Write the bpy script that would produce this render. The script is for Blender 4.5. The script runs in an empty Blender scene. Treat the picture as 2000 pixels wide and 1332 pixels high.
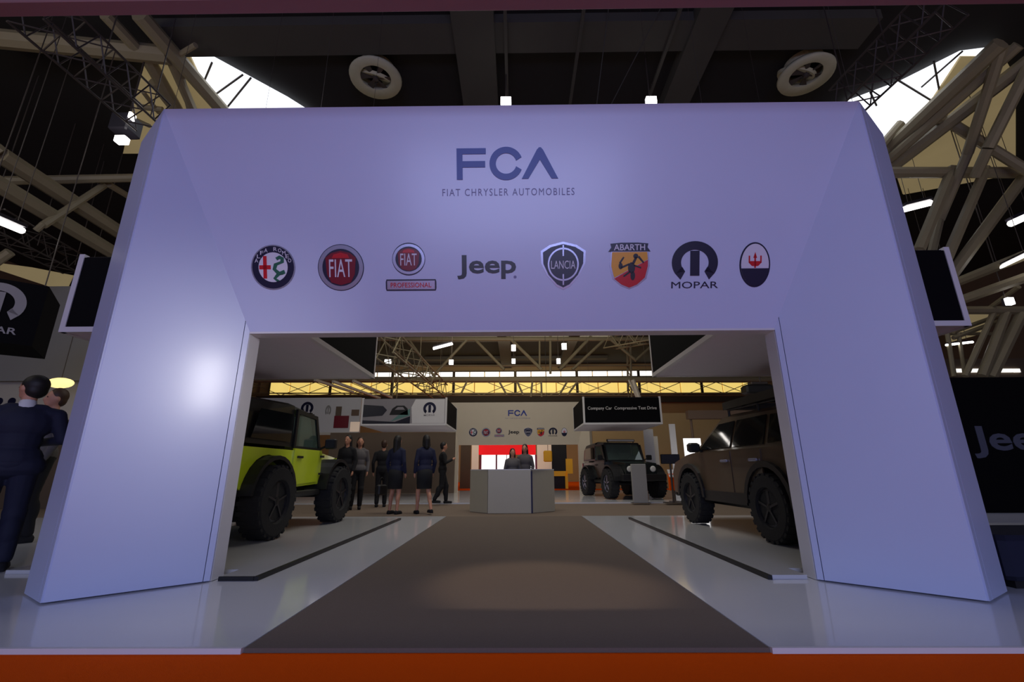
import bpy, bmesh, math, random
from mathutils import Vector, Matrix
random.seed(7)
PI = math.pi
SC = bpy.context.scene
COL = SC.collection
H = 0.95                       # camera height in metres; the stand is measured in units of H

# ------------------------------------------------------------------ camera
F_PX = 889.0
CAM = Vector((0, 0, H))
def _axes():
    p, y, r = math.radians(15.9), math.radians(0.5), math.radians(0.25)
    F = Vector((-math.sin(y)*math.cos(p), math.cos(y)*math.cos(p), math.sin(p)))
    R = Vector((math.cos(y), math.sin(y), 0))
    U = R.cross(F)
    R2 = R*math.cos(r) - U*math.sin(r)
    U2 = U*math.cos(r) + R*math.sin(r)
    return R2.normalized(), U2.normalized(), F.normalized()
CR, CU, CF = _axes()
cam_data = bpy.data.cameras.new('camera')
cam_data.lens = 16.0; cam_data.sensor_width = 36.0; cam_data.clip_end = 200; cam_data.clip_start = 0.05
cam = bpy.data.objects.new('camera', cam_data); COL.objects.link(cam)
m = Matrix.Identity(4)
for i in range(3):
    m[i][0] = CR[i]; m[i][1] = CU[i]; m[i][2] = -CF[i]; m[i][3] = CAM[i]
cam.matrix_world = m
SC.camera = cam
def ray(px, py):
    return CF + CR*((px-1000)/F_PX) - CU*((py-666)/F_PX)
def P(px, py, Y):                      # world point seen at a pixel, at distance Y
    d = ray(px, py); return CAM + d*(Y/d.y)
def G(px, py, z=0.0):                  # world point seen at a pixel, at height z
    d = ray(px, py); return CAM + d*((z-H)/d.z)

# ------------------------------------------------------------------ world, exposure, lights
w = bpy.data.worlds.new('world'); SC.world = w; w.use_nodes = True
w.node_tree.nodes['Background'].inputs[0].default_value = (0.60, 0.60, 0.92, 1)
w.node_tree.nodes['Background'].inputs[1].default_value = 0.24
SC.view_settings.view_transform = 'Standard'; SC.view_settings.look = 'None'
SC.view_settings.gamma = 1.0; SC.view_settings.use_curve_mapping = False
SC.view_settings.exposure = 0.0
SC.cycles.max_bounces = 5; SC.cycles.sample_clamp_indirect = 4.0
def area(name, loc, target, size, power, color, sy=None, spread=PI):
    l = bpy.data.lights.new(name, 'AREA'); l.energy = power; l.color = color
    l.size = size; l.spread = spread
    if sy and sy != size: l.shape = 'RECTANGLE'; l.size_y = sy
    o = bpy.data.objects.new(name, l); COL.objects.link(o); o.location = loc
    o.rotation_euler = (Vector(target)-Vector(loc)).to_track_quat('-Z', 'Y').to_euler(); return o
def spot(name, loc, target, power, color, angle, blend=0.3, r=0.1):
    l = bpy.data.lights.new(name, 'SPOT'); l.energy = power; l.color = color
    l.spot_size = math.radians(angle); l.spot_blend = blend; l.shadow_soft_size = r
    o = bpy.data.objects.new(name, l); COL.objects.link(o); o.location = loc
    o.rotation_euler = (Vector(target)-Vector(loc)).to_track_quat('-Z', 'Y').to_euler(); return o
area('entrance_fill', (0, -7.0, 3.1), (0, 4.5, 1.6), 7.0, 480, (0.49, 0.56, 1.0), 3.0)  # unseen area light added for the bluish daylight on the portal
area('aisle_fill', (0, 9.5, 8.5), (0, 11.5, 0), 5.0, 230, (1.0, 0.95, 0.86), 3.0)  # unseen area light added over the aisle to brighten floor and people
area('stand_fill', (0, 15.0, 8.5), (0, 18.5, 0), 7.0, 190, (1.0, 0.94, 0.84), 3.0)  # added area light above the rear stand, no fixture there
area('rear_wall_fill', (0, 32.0, 9.8), (0, 41, 6.0), 14.0, 420, (1.0, 0.88, 0.68), 3.0)  # added area light that brightens the back wall, not a hall lamp
area('truss_fill', (0, 21.0, 7.5), (0, 28, 9.0), 8.0, 170, (1.0, 0.88, 0.66), 1.5)  # added area light that lifts the truss in the opening
area('left_bay_fill', (-11, 3.0, 7.0), (-10, 12, 4.0), 3.0, 80, (1.0, 0.95, 0.82))  # unseen area light added for the left bay
area('right_bay_fill', (11, 3.0, 6.0), (11, 11, 7.0), 3.0, 35, (1.0, 0.90, 0.70))  # unseen area light added for the right bay and its truss
spot('carpet_spotlight', (-1.2, 7.5, 9.0), G(1060, 1140), 900, (1.0, 0.78, 0.58), 14, 0.6, 0.15)
# floodlights whose mirror images show in the glossy portal faces
def mirror_lamp(name, px, py, q, n, dist, size, power, color=(1, 0.97, 0.95)):
    d = ray(px, py).normalized(); n = Vector(n).normalized(); q = Vector(q)
    p = CAM+d*((q-CAM).dot(n)/d.dot(n)); rf = d-n*(2*d.dot(n))
    loc = p+rf*dist
    area(name, loc, p, size[0], power, color, size[1], math.radians(40))
mirror_lamp('gloss_lamp', 405, 745, (-0.05-2.85*H, 4.72*H, 0), (0.75, -0.85, 0), 4.5, (0.40, 0.90), 3.2)

# ------------------------------------------------------------------ materials
def lin(c):
    c = c/255.0
    return c/12.92 if c <= 0.04045 else ((c+0.055)/1.055)**2.4
MATS = {}
def mat(name, rgb, rough=0.6, metal=0.0, emit=0.0, var=0.06, scale=6.0, coat=0.0, alpha=1.0, trans=0.0, spec=0.5):
    if name in MATS: return MATS[name]
    mt = bpy.data.materials.new(name); mt.use_nodes = True
    nt = mt.node_tree; b = nt.nodes['Principled BSDF']
    col = tuple(lin(c) for c in rgb)
    b.inputs['Roughness'].default_value = rough; b.inputs['Metallic'].default_value = metal
    b.inputs['Specular IOR Level'].default_value = spec
    if coat: b.inputs['Coat Weight'].default_value = coat; b.inputs['Coat Roughness'].default_value = 0.18 if name.startswith('portal') else 0.06
    if trans: b.inputs['Transmission Weight'].default_value = trans
    if alpha < 1: b.inputs['Alpha'].default_value = alpha
    if var > 0:
        tc = nt.nodes.new('ShaderNodeTexCoord'); no = nt.nodes.new('ShaderNodeTexNoise')
        no.inputs['Scale'].default_value = scale; no.inputs['Detail'].default_value = 4
        mx = nt.nodes.new('ShaderNodeMix'); mx.data_type = 'RGBA'
        mx.inputs[6].default_value = tuple(c*(1-var) for c in col)+(1,)
        mx.inputs[7].default_value = tuple(min(1, c*(1+var)) for c in col)+(1,)
        nt.links.new(tc.outputs['Object'], no.inputs['Vector'])
        nt.links.new(no.outputs['Fac'], mx.inputs[0])
        nt.links.new(mx.outputs[2], b.inputs['Base Color'])
        if emit: nt.links.new(mx.outputs[2], b.inputs['Emission Color'])
    else:
        b.inputs['Base Color'].default_value = col+(1,)
        if emit: b.inputs['Emission Color'].default_value = col+(1,)
    if emit: b.inputs['Emission Strength'].default_value = emit
    MATS[name] = mt; return mt
def bump(mt, scale, strength):
    nt = mt.node_tree; b = nt.nodes['Principled BSDF']
    tc = nt.nodes.new('ShaderNodeTexCoord'); no = nt.nodes.new('ShaderNodeTexNoise')
    no.inputs['Scale'].default_value = scale; no.inputs['Detail'].default_value = 6
    bp = nt.nodes.new('ShaderNodeBump'); bp.inputs['Strength'].default_value = strength; bp.inputs['Distance'].default_value = 0.01
    nt.links.new(tc.outputs['Object'], no.inputs['Vector']); nt.links.new(no.outputs['Fac'], bp.inputs['Height'])
    nt.links.new(bp.outputs['Normal'], b.inputs['Normal']); return mt

M = dict(
    portal=mat('portal_lavender_tint', (196, 203, 232), 0.34, var=0.02, scale=2, coat=0.22),  # white laminate with the lavender light put into its base colour
    farportal=mat('far_portal_warm_tint', (208, 196, 176), 0.5, var=0.03, scale=2),  # portal white again, with the warm stand light put into the colour
    joint=mat('joint_dark', (70, 70, 100), 0.8),
    gloss=mat('glossy_white_floor', (216, 217, 222), 0.09, var=0.02, scale=1.5),
    plinth=mat('car_platform_grey', (196, 196, 198), 0.10, var=0.02, scale=1.5),
    black=mat('black_plastic', (14, 14, 17), 0.5),
    blackfab=mat('black_print', (8, 8, 13), 0.8, spec=0.1),
    dimwhite=mat('diffuser_dull_white', (190, 188, 160), 0.7, var=0.1),  # dull off-white, varied slightly by noise
    carpet=bump(mat('grey_carpet', (114, 102, 93), 0.95, spec=0.1, var=0.12, scale=140), 300, 0.5),
    orange=bump(mat('orange_carpet', (255, 92, 4), 0.95, spec=0.05, var=0.10, scale=120), 260, 0.5),
    aisle=bump(mat('taupe_carpet', (120, 104, 90), 0.95, var=0.12, scale=100), 260, 0.4),
    ceil=mat('roof_underside', (27, 25, 24), 0.9, var=0.15, scale=0.7),
    beam=mat('roof_beam', (70, 68, 62), 0.85, var=0.1, scale=2),
    steel=mat('painted_steel', (140, 130, 104), 0.55, var=0.08, scale=5),
    darksteel=mat('dark_steel', (74, 66, 62), 0.5, metal=0.3, var=0.1),
    sky=mat('skylight_glass', (238, 243, 255), 0.4, emit=1.6, var=0.05, scale=0.5),
    skywarm=mat('glowing_roof_sheet', (172, 154, 112), 0.6, emit=0.35, var=0.15, scale=0.6),  # daylight in the sheets is put in as emission
    clere=mat('warm_clerestory_glass', (250, 216, 120), 0.4, emit=0.85, var=0.10, scale=0.6),
    clerew=mat('white_clerestory_glass', (255, 250, 240), 0.4, emit=1.2, var=0.03),
    lamp=mat('lamp_glow', (255, 250, 244), 0.4, emit=6.0, var=0),
    lampbody=mat('lamp_housing', (42, 40, 52), 0.5),
    soffit=mat('grey_soffit', (222, 216, 224), 0.7, var=0.03),
    white=mat('white_paint', (215, 213, 215), 0.45, var=0.03),
    offwhite=mat('warm_white_paint', (205, 198, 186), 0.5, var=0.05, scale=1),
    desk=mat('desk_laminate', (184, 176, 150), 0.4, var=0.03),
    wallgrey=mat('grey_wall', (150, 148, 145), 0.8, var=0.05, scale=1),
    wallback=mat('rear_hall_wall', (172, 146, 104), 0.8, var=0.12, scale=0.5),
    wallbrown=mat('brown_wall', (120, 98, 82), 0.8, var=0.1, scale=1),
    walltaupe=mat('taupe_wall', (104, 88, 74), 0.8, var=0.1, scale=1),
    pink=mat('pink_fascia', (140, 104, 104), 0.7, var=0.06, scale=1.2),
    navy=mat('logo_navy', (24, 26, 56), 0.35, var=0),
    fcablue=mat('logo_blue', (46, 66, 150), 0.4, var=0.03),
    textgrey=mat('logo_textgrey', (120, 118, 160), 0.5, var=0),
    red=mat('logo_red', (196, 26, 40), 0.3, var=0.03),
    darkred=mat('logo_darkred', (122, 16, 40), 0.3, var=0.03),
    chrome=mat('logo_chrome', (170, 172, 196), 0.25, metal=0.6, var=0.05),
    yellow=mat('logo_yellow', (226, 160, 40), 0.35, var=0.03),
    green=mat('logo_green', (36, 96, 76), 0.4, var=0),
    lwhite=mat('logo_white', (214, 212, 226), 0.4, var=0),
    lblack=mat('logo_black', (12, 12, 30), 0.35, var=0),
    lime=mat('lime_paint', (206, 228, 44), 0.22, var=0.03, coat=0.6),
    brown=mat('bronze_brown_paint', (84, 68, 50), 0.28, metal=0.2, var=0.03, coat=0.5),
    dpaint=mat('dark_green_paint', (30, 36, 36), 0.25, var=0.03, coat=0.5),
    tyre=bump(mat('tyre_rubber', (20, 20, 22), 0.8, var=0.1), 60, 0.4),
    rim=mat('dark_alloy', (66, 66, 72), 0.35, metal=0.8, var=0.05),
    softtop=mat('black_soft_top', (16, 16, 18), 0.35, var=0.1),
    glass=mat('dark_car_glass', (22, 26, 28), 0.04, var=0, spec=0.8),
    clear=mat('tinted_clear_glass', (150, 180, 170), 0.03, var=0, trans=0.85),
    tail=mat('tail_lamp_red', (150, 14, 20), 0.2, var=0),
    headlamp=mat('head_lamp_glass', (220, 220, 215), 0.1, var=0),
    skin=mat('skin', (196, 140, 112), 0.55, var=0.05),
    skin2=mat('skin_tanned', (150, 100, 76), 0.55, var=0.05),
    hair=mat('dark_hair', (20, 15, 13), 0.6, var=0.2, scale=40),
    hairb=mat('brown_hair', (62, 38, 22), 0.6, var=0.2, scale=40),
    suit=mat('navy_suit_cloth', (20, 24, 48), 0.8, var=0.08, scale=30),
    blackcloth=mat('black_cloth', (16, 16, 20), 0.85, var=0.08, scale=30),
    bluecloth=mat('dark_blue_cloth', (24, 28, 56), 0.85, var=0.08, scale=30),
    greycloth=mat('grey_cloth', (96, 92, 92), 0.85, var=0.08, scale=30),
    shirtw=mat('white_shirt_cloth', (210, 210, 214), 0.8, var=0.03),
    kiosk=mat('kiosk_yellow', (224, 166, 40), 0.5, emit=0.12, var=0.03),
    stred=mat('red_backlit_fascia', (214, 10, 18), 0.5, emit=0.75, var=0.03),
    stwhite=mat('white_backlit_panel', (250, 248, 248), 0.5, emit=1.1, var=0.01),
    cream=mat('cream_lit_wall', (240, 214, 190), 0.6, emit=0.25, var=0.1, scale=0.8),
    screen=mat('blank_screen', (8, 8, 10), 0.15, var=0),
    teal=mat('print_teal', (90, 130, 126), 0.5, var=0.1),
    midgrey=mat('print_grey', (140, 136, 142), 0.5, var=0.05),
)

# ------------------------------------------------------------------ building helpers
OFF = {}
class MB:
    def __init__(s): s.v = []; s.f = []
    def add(s, vs, fs):
        n = len(s.v); s.v += [Vector(v) for v in vs]; s.f += [tuple(i+n for i in f) for f in fs]; return s
    def hexa(s, p):      # 8 points: bottom ring 0-3, top ring 4-7
        return s.add(p, [(3,2,1,0), (4,5,6,7), (0,1,5,4), (1,2,6,5), (2,3,7,6), (3,0,4,7)])
    def box(s, x0, x1, y0, y1, z0, z1):
        return s.hexa([(x0,y0,z0),(x1,y0,z0),(x1,y1,z0),(x0,y1,z0),(x0,y0,z1),(x1,y0,z1),(x1,y1,z1),(x0,y1,z1)])
    def bevbox(s, x0, x1, y0, y1, z0, z1, b):
        pts = []
        for z, i in ((z0, b), (z0+b, 0), (z1-b, 0), (z1, b)):
            pts.append([(x0+i+b*0,y0+b+i,z),(x0+b+i,y0+i,z),(x1-b-i,y0+i,z),(x1-i,y0+b+i,z),(x1-i,y1-b-i,z),(x1-b-i,y1-i,z),(x0+b+i,y1-i,z),(x0+i,y1-b-i,z)])
        return s.rings(pts)
    def rings(s, rs, cap=True):
        n = len(rs[0]); base = len(s.v)
        for r in rs: s.v += [Vector(p) for p in r]
        for k in range(len(rs)-1):
            a = base+k*n; b = a+n
            for i in range(n):
                j = (i+1) % n; s.f.append((a+i, a+j, b+j, b+i))
        if cap:
            s.f.append(tuple(base+i for i in reversed(range(n))))
            s.f.append(tuple(base+(len(rs)-1)*n+i for i in range(n)))
        return s
    def tube(s, a, b, r, n=8, r2=None):
        a = Vector(a); b = Vector(b); d = (b-a).normalized()
        x = d.orthogonal().normalized(); y = d.cross(x); r2 = r if r2 is None else r2
        return s.rings([[a+x*(r*math.cos(2*PI*i/n))+y*(r*math.sin(2*PI*i/n)) for i in range(n)],
                        [b+x*(r2*math.cos(2*PI*i/n))+y*(r2*math.sin(2*PI*i/n)) for i in range(n)]])
    def bar(s, a, b, w, hh):      # rectangular section
        a = Vector(a); b = Vector(b); d = (b-a).normalized()
        up = Vector((0,0,1)) if abs(d.z) < 0.9 else Vector((0,1,0))
        x = d.cross(up).normalized()*(w/2); y = x.cross(d).normalized()*(hh/2)
        return s.rings([[a-x-y, a+x-y, a+x+y, a-x+y], [b-x-y, b+x-y, b+x+y, b-x+y]])
    def slab(s, pts, thick):      # polygon pts, extruded by the vector thick
        t = Vector(thick); pts = [Vector(p) for p in pts]
        return s.rings([pts, [p+t for p in pts]])
    def capsule(s, a, b, ra, rb, n=12, m=4):
        a = Vector(a); b = Vector(b); d = (b-a); L = d.length
        d = d.normalized() if L > 1e-6 else Vector((0,0,1))
        x = d.orthogonal().normalized(); y = d.cross(x); rs = []
        for c, r, t0, t1 in ((a, ra, -PI/2, 0), (b, rb, 0, PI/2)):
            for k in range(m+1):
                t = t0+(t1-t0)*k/m
                t = max(-PI/2+0.05, min(PI/2-0.05, t))
                rr = r*math.cos(t); cc = c+d*(r*math.sin(t))
                rs.append([cc+x*(rr*math.cos(2*PI*i/n))+y*(rr*math.sin(2*PI*i/n)) for i in range(n)])
        return s.rings(rs)
    def ell(s, c, r, n=16, m=9, rot=None):
        c = Vector(c); rs = []
        for k in range(m+1):
            t = -PI/2+0.06+(PI-0.12)*k/m
            ring = []
            for i in range(n):
                p = Vector((r[0]*math.cos(t)*math.cos(2*PI*i/n), r[1]*math.cos(t)*math.sin(2*PI*i/n), r[2]*math.sin(t)))
                if rot: p = rot @ p
                ring.append(c+p)
            rs.append(ring)
        return s.rings(rs)
    def lathe(s, c, axis, prof, n=24, cap=True):      # prof: (radius, along)
        c = Vector(c); d = Vector(axis).normalized(); x = d.orthogonal().normalized(); y = d.cross(x)
        return s.rings([[c+d*h+x*(r*math.cos(2*PI*i/n))+y*(r*math.sin(2*PI*i/n)) for i in range(n)] for r, h in prof], cap)
    def build(s, name, mt, parent=None, smooth=False, remesh=None, flat=True):
        me = bpy.data.meshes.new(name)
        off = OFF.get(parent.name, Vector((0,0,0))) if parent else Vector((0,0,0))
        me.from_pydata([v-off for v in s.v], [], s.f); me.validate()
        bm = bmesh.new(); bm.from_mesh(me); bmesh.ops.recalc_face_normals(bm, faces=bm.faces); bm.to_mesh(me); bm.free()
        me.materials.append(mt)
        o = bpy.data.objects.new(name, me); COL.objects.link(o)
        if remesh:
            md = o.modifiers.new('r', 'REMESH'); md.mode = 'VOXEL'; md.voxel_size = remesh; md.use_smooth_shade = True
            sm = o.modifiers.new('s', 'SMOOTH'); sm.factor = 0.5; sm.iterations = 3
            dg = bpy.context.evaluated_depsgraph_get(); ev = o.evaluated_get(dg)
            me2 = bpy.data.meshes.new_from_object(ev); o.modifiers.clear(); o.data = me2
            if not me2.materials: me2.materials.append(mt)
            smooth = True
        if smooth:
            for p in o.data.polygons: p.use_smooth = True
        if parent:
            o.parent = parent
            OFF[o.name] = off
        return o
def tag(o, label=None, cat=None, group=None, kind=None):
    if label: o['label'] = label
    if cat: o['category'] = cat
    if group: o['group'] = group
    if kind: o['kind'] = kind
    return o
def thing(name, label, cat, loc=(0,0,0), group=None):
    o = bpy.data.objects.new(name, None); COL.objects.link(o); o.location = loc
    o.empty_display_size = 0.2; OFF[o.name] = Vector(loc)
    return tag(o, label, cat, group)
def struct(name, mb, mt, parent=None):
    o = mb.build(name, mt, parent)
    if not parent: o['kind'] = 'structure'
    return o
def copy_tree(o, parent=None):
    c = o.copy(); COL.objects.link(c)
    if parent: c.parent = parent
    for ch in list(o.children): copy_tree(ch, c)
    return c

# 2-D drawing on a plane in space (for lettering and emblems)
class Frame:
    def __init__(s, o, x, y): s.o = Vector(o); s.x = Vector(x).normalized(); s.y = Vector(y).normalized(); s.n = s.x.cross(s.y).normalized()
    def pix(s, px, py):
        d = ray(px, py); t = (s.o-CAM).dot(s.n)/d.dot(s.n); p = CAM+d*t-s.o
        return p.dot(s.x), p.dot(s.y)
    def w(s, a, b, h=0.0): return s.o+s.x*a+s.y*b+s.n*h
def flat(mb, fr, pts, h0, h1):           # closed outline -> thin prism
    return mb.rings([[fr.w(a, b, h0) for a, b in pts], [fr.w(a, b, h1) for a, b in pts]])
def strip(mb, fr, pts_out, pts_in, h0, h1):   # band between two equally long open outlines
    for i in range(len(pts_out)-1):
        q = [pts_out[i], pts_out[i+1], pts_in[i+1], pts_in[i]]
        flat(mb, fr, q, h0, h1)
    return mb
def arc(cx, cy, rx, ry, a0, a1, n):
    return [(cx+rx*math.cos(math.radians(a0+(a1-a0)*i/n)), cy+ry*math.sin(math.radians(a0+(a1-a0)*i/n))) for i in range(n+1)]
def text_geo(body, bold=0.0, spacing=1.0):
    cu = bpy.data.curves.new('t', 'FONT'); cu.body = body; cu.size = 1; cu.offset = bold; cu.space_character = spacing
    cu.resolution_u = 3; cu.extrude = 0.5
    o = bpy.data.objects.new('t', cu); COL.objects.link(o)
    dg = bpy.context.evaluated_depsgraph_get(); dg.update()
    me = bpy.data.meshes.new_from_object(o.evaluated_get(dg))
    vs = [v.co.copy() for v in me.vertices]; fs = [tuple(p.vertices) for p in me.polygons]
    bpy.data.objects.remove(o); bpy.data.curves.remove(cu); bpy.data.meshes.remove(me)
    x0 = min(v.x for v in vs); x1 = max(v.x for v in vs); y0 = min(v.y for v in vs); y1 = max(v.y for v in vs)
    return [((v.x-x0)/(x1-x0)*2-1, (v.y-y0)/(y1-y0)*2-1, v.z) for v in vs], fs
def letters_on(fr, body, cx, cy, hw, hh, h0, h1, bold, mt, parent, label=None):
    mb = text_on(fr, body, cx, cy, hw, hh, h0, h1, bold)
    par = list(range(len(mb.v)))
    def fd(i):
        while par[i] != i: par[i] = par[par[i]]; i = par[i]
        return i
    key = {}
    for i, v in enumerate(mb.v):
        k = (round(v.x, 5), round(v.y, 5), round(v.z, 5))
        if k in key: par[fd(i)] = fd(key[k])
        else: key[k] = i
    for f in mb.f:
        for i in f[1:]: par[fd(i)] = fd(f[0])
    groups = {}
    for f in mb.f: groups.setdefault(fd(f[0]), []).append(f)
    for fs in groups.values():
        ids = sorted({i for f in fs for i in f}); mp = {i: k for k, i in enumerate(ids)}
        o = MB().add([mb.v[i] for i in ids], [tuple(mp[i] for i in f) for f in fs]).build('letter', mt, parent)
        if label: o['label'] = label
def text_on(fr, body, cx, cy, hw, hh, h0, h1, bold=0.0, mb=None, spacing=1.0):
    vs, fs = text_geo(body, bold, spacing)
    mb = mb or MB()
    return mb.add([fr.w(cx+x*hw, cy+y*hh, h0 if z < 0 else h1) for x, y, z in vs], fs)

# ------------------------------------------------------------------ the hall (structure)
ZC = 10.6
Y_FRONT = (G(500, 1265).y + G(1500, 1265).y)/2
aisle_y0 = G(1000, 1008).y; aisle_y1 = G(1000, 984).y
# floor: carpets, white floors
struct('floor', MB().box(-24, 24, -10, 44, -0.30, -0.06), M['wallbrown'])
struct('floor_orange_carpet', MB().box(-24, 24, -9.8, Y_FRONT, -0.058, -0.025), M['orange'])
cl0, cl1 = G(475, 1265), G(870, 1010); cr0, cr1 = G(1505, 1268), G(1140, 1010)
XL = (cl0.x+cl1.x)/2; XR = (cr0.x+cr1.x)/2
struct('floor_grey_carpet', MB().box(XL, XR, Y_FRONT+0.005, aisle_y0, -0.058, -0.003), M['carpet'])
struct('floor_taupe_aisle', MB().box(-20, 20, aisle_y0+0.005, aisle_y1-0.005, -0.058, -0.004), M['aisle'])
struct('floor_white_left', MB().box(-16, XL-0.004, Y_FRONT+0.005, aisle_y0, -0.058, 0.0), M['gloss'])
struct('floor_white_right', MB().box(XR+0.004, 16, Y_FRONT+0.005, aisle_y0, -0.058, 0.0), M['gloss'])
struct('trim_1', MB().box(-16, XL-0.004, Y_FRONT-0.02, Y_FRONT+0.004, -0.058, 0.004), M['white'])
struct('trim_2', MB().box(XR+0.004, 16, Y_FRONT-0.02, Y_FRONT+0.004, -0.058, 0.004), M['white'])
struct('floor_rear_stand', MB().box(-20, 20, aisle_y1, 23, -0.058, 0.035), M['gloss'])
struct('floor_hall_orange', MB().box(-20, 20, 23.01, 41.9, -0.058, 0.0), M['orange'])
# roof
cm = MB(); cm.box(-24, 24, -10, 44, ZC, ZC+0.3)
struct('ceiling', cm, M['ceil'])
def zpix(px, py, z): return G(px, py, z)
beams = []
for x0p, x1p in ((903, 972), (1300, 1352)):
    a = G(x0p, 190, ZC-0.35); b = G(x1p, 190, ZC-0.35)
    beams.append(MB().box(a.x, b.x, 3, 43, ZC-0.35, ZC-0.001))
for k, (ya, yb) in enumerate(((45, 105),)):
    a = G(900, ya, ZC-0.25).y; b = G(900, yb, ZC-0.25).y
    for j in range(6):
        beams.append(MB().box(-8, 8, a+j*6.2, b+j*6.2, ZC-0.25, ZC-0.002))
for i, bmb in enumerate(beams): struct('trim_%d' % (i+3), bmb, M['beam'])
# walls
struct('wall_back', MB().box(-24, 24, 42, 42.3, 0, ZC), M['wallback'])
struct('wall_left', MB().box(-24.3, -24, -10, 44, 0, ZC), M['walltaupe'])
struct('wall_right', MB().box(24, 24.3, -10, 44, 0, ZC), M['walltaupe'])
# clerestory windows in the back wall
zw0, zw1 = P(1000, 769, 41.9).z, P(1000, 744, 41.9).z
zs0, zs1 = P(1000, 736, 41.9).z, P(1000, 726, 41.9).z
def window(n, x0, x1, z0, z1, mt, npan):
    fr = MB().box(x0, x1, 41.80, 41.99, z0-0.08, z0).box(x0, x1, 41.80, 41.99, z1, z1+0.08)
    for x in (x0-0.04, x1-0.04): fr.box(x, x+0.08, 41.78, 41.99, z0, z1)
    f = struct('window_%d' % n, fr, M['beam'])
    for k in range(npan):
        a = x0+(x1-x0)*k/npan; b = x0+(x1-x0)*(k+1)/npan
        MB().box(a+0.05, b-0.05, 41.86, 41.95, z0+0.01, z1-0.01).build('pane', mt, f)
    return f
for k in range(8): window(k+1, -23+k*5.75, -23+(k+1)*5.75-0.15, zw0, zw1, M['clere'], 3)
for k in range(8): window(k+9, -23+k*5.75, -23+(k+1)*5.75-0.15, zs0, zs1, M['clerew'], 4)
struct('trim_20', MB().box(-24, 24, 41.6, 41.79, zw0-0.9, zw0-0.1), M['beam'])

# skylights (glazed openings in the roof) and tan roof sheets below them, daylight put in as glow
def sheet(name, pts, mt, kind='structure', th=(0, 0.03, 0.05), n=None):
    o = MB().slab([(G(p[0], p[1], p[2]) if p[2] < 11 else P(*p)) for p in pts], th).build(name, mt)
    o['kind'] = kind; return o
wl = sheet('window_17', [(365, 94, ZC-0.12), (402, 104, ZC-0.12), (560, 190, ZC-0.12), (600, 215, ZC-0.12), (640, 290, ZC-0.12), (340, 290, ZC-0.12), (330, 120, ZC-0.12)], M['sky'])
wr = sheet('window_18', [(1940, 92, ZC-0.12), (1878, 100, ZC-0.12), (1762, 158, ZC-0.12), (1660, 196, ZC-0.12), (1600, 290, ZC-0.12), (1800, 330, ZC-0.12), (1830, 190, ZC-0.12)], M['sky'])
for f, segs in ((wl, [((414, 122), (398, 160)), ((474, 146), (424, 182)), ((404, 178), (372, 215)), ((490, 152), (440, 214))]),
                (wr, [((1824, 120), (1836, 184)), ((1750, 154), (1822, 198)), ((1700, 180), (1712, 206)), ((1880, 100), (1800, 170))])):
    for a, b in segs:
        MB().tube(G(a[0], a[1], ZC-0.17), G(b[0], b[1], ZC-0.17), 0.025, 6).build('glazing_bar', M['darksteel'], f)
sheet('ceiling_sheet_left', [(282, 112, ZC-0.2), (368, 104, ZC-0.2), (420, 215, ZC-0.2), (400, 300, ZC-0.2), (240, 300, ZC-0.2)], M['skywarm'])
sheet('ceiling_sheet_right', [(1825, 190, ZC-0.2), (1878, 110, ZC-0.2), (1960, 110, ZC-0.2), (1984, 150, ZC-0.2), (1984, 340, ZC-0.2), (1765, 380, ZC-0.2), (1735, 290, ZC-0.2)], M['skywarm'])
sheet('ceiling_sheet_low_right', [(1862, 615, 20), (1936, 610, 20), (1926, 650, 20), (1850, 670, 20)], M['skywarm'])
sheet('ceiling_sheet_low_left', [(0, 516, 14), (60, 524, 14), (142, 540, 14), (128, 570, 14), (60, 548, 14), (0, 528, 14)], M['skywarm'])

# overhead fascia close to the camera
zf = P(1000, 21, 2.72).z
tag(MB().bevbox(-4.2, 4.2, 2.6, 2.72, zf, zf+0.5, 0.006).build('overhead_fascia', M['pink']),
    'dusky pink fascia board crossing the very top of the view', 'fascia')

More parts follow.
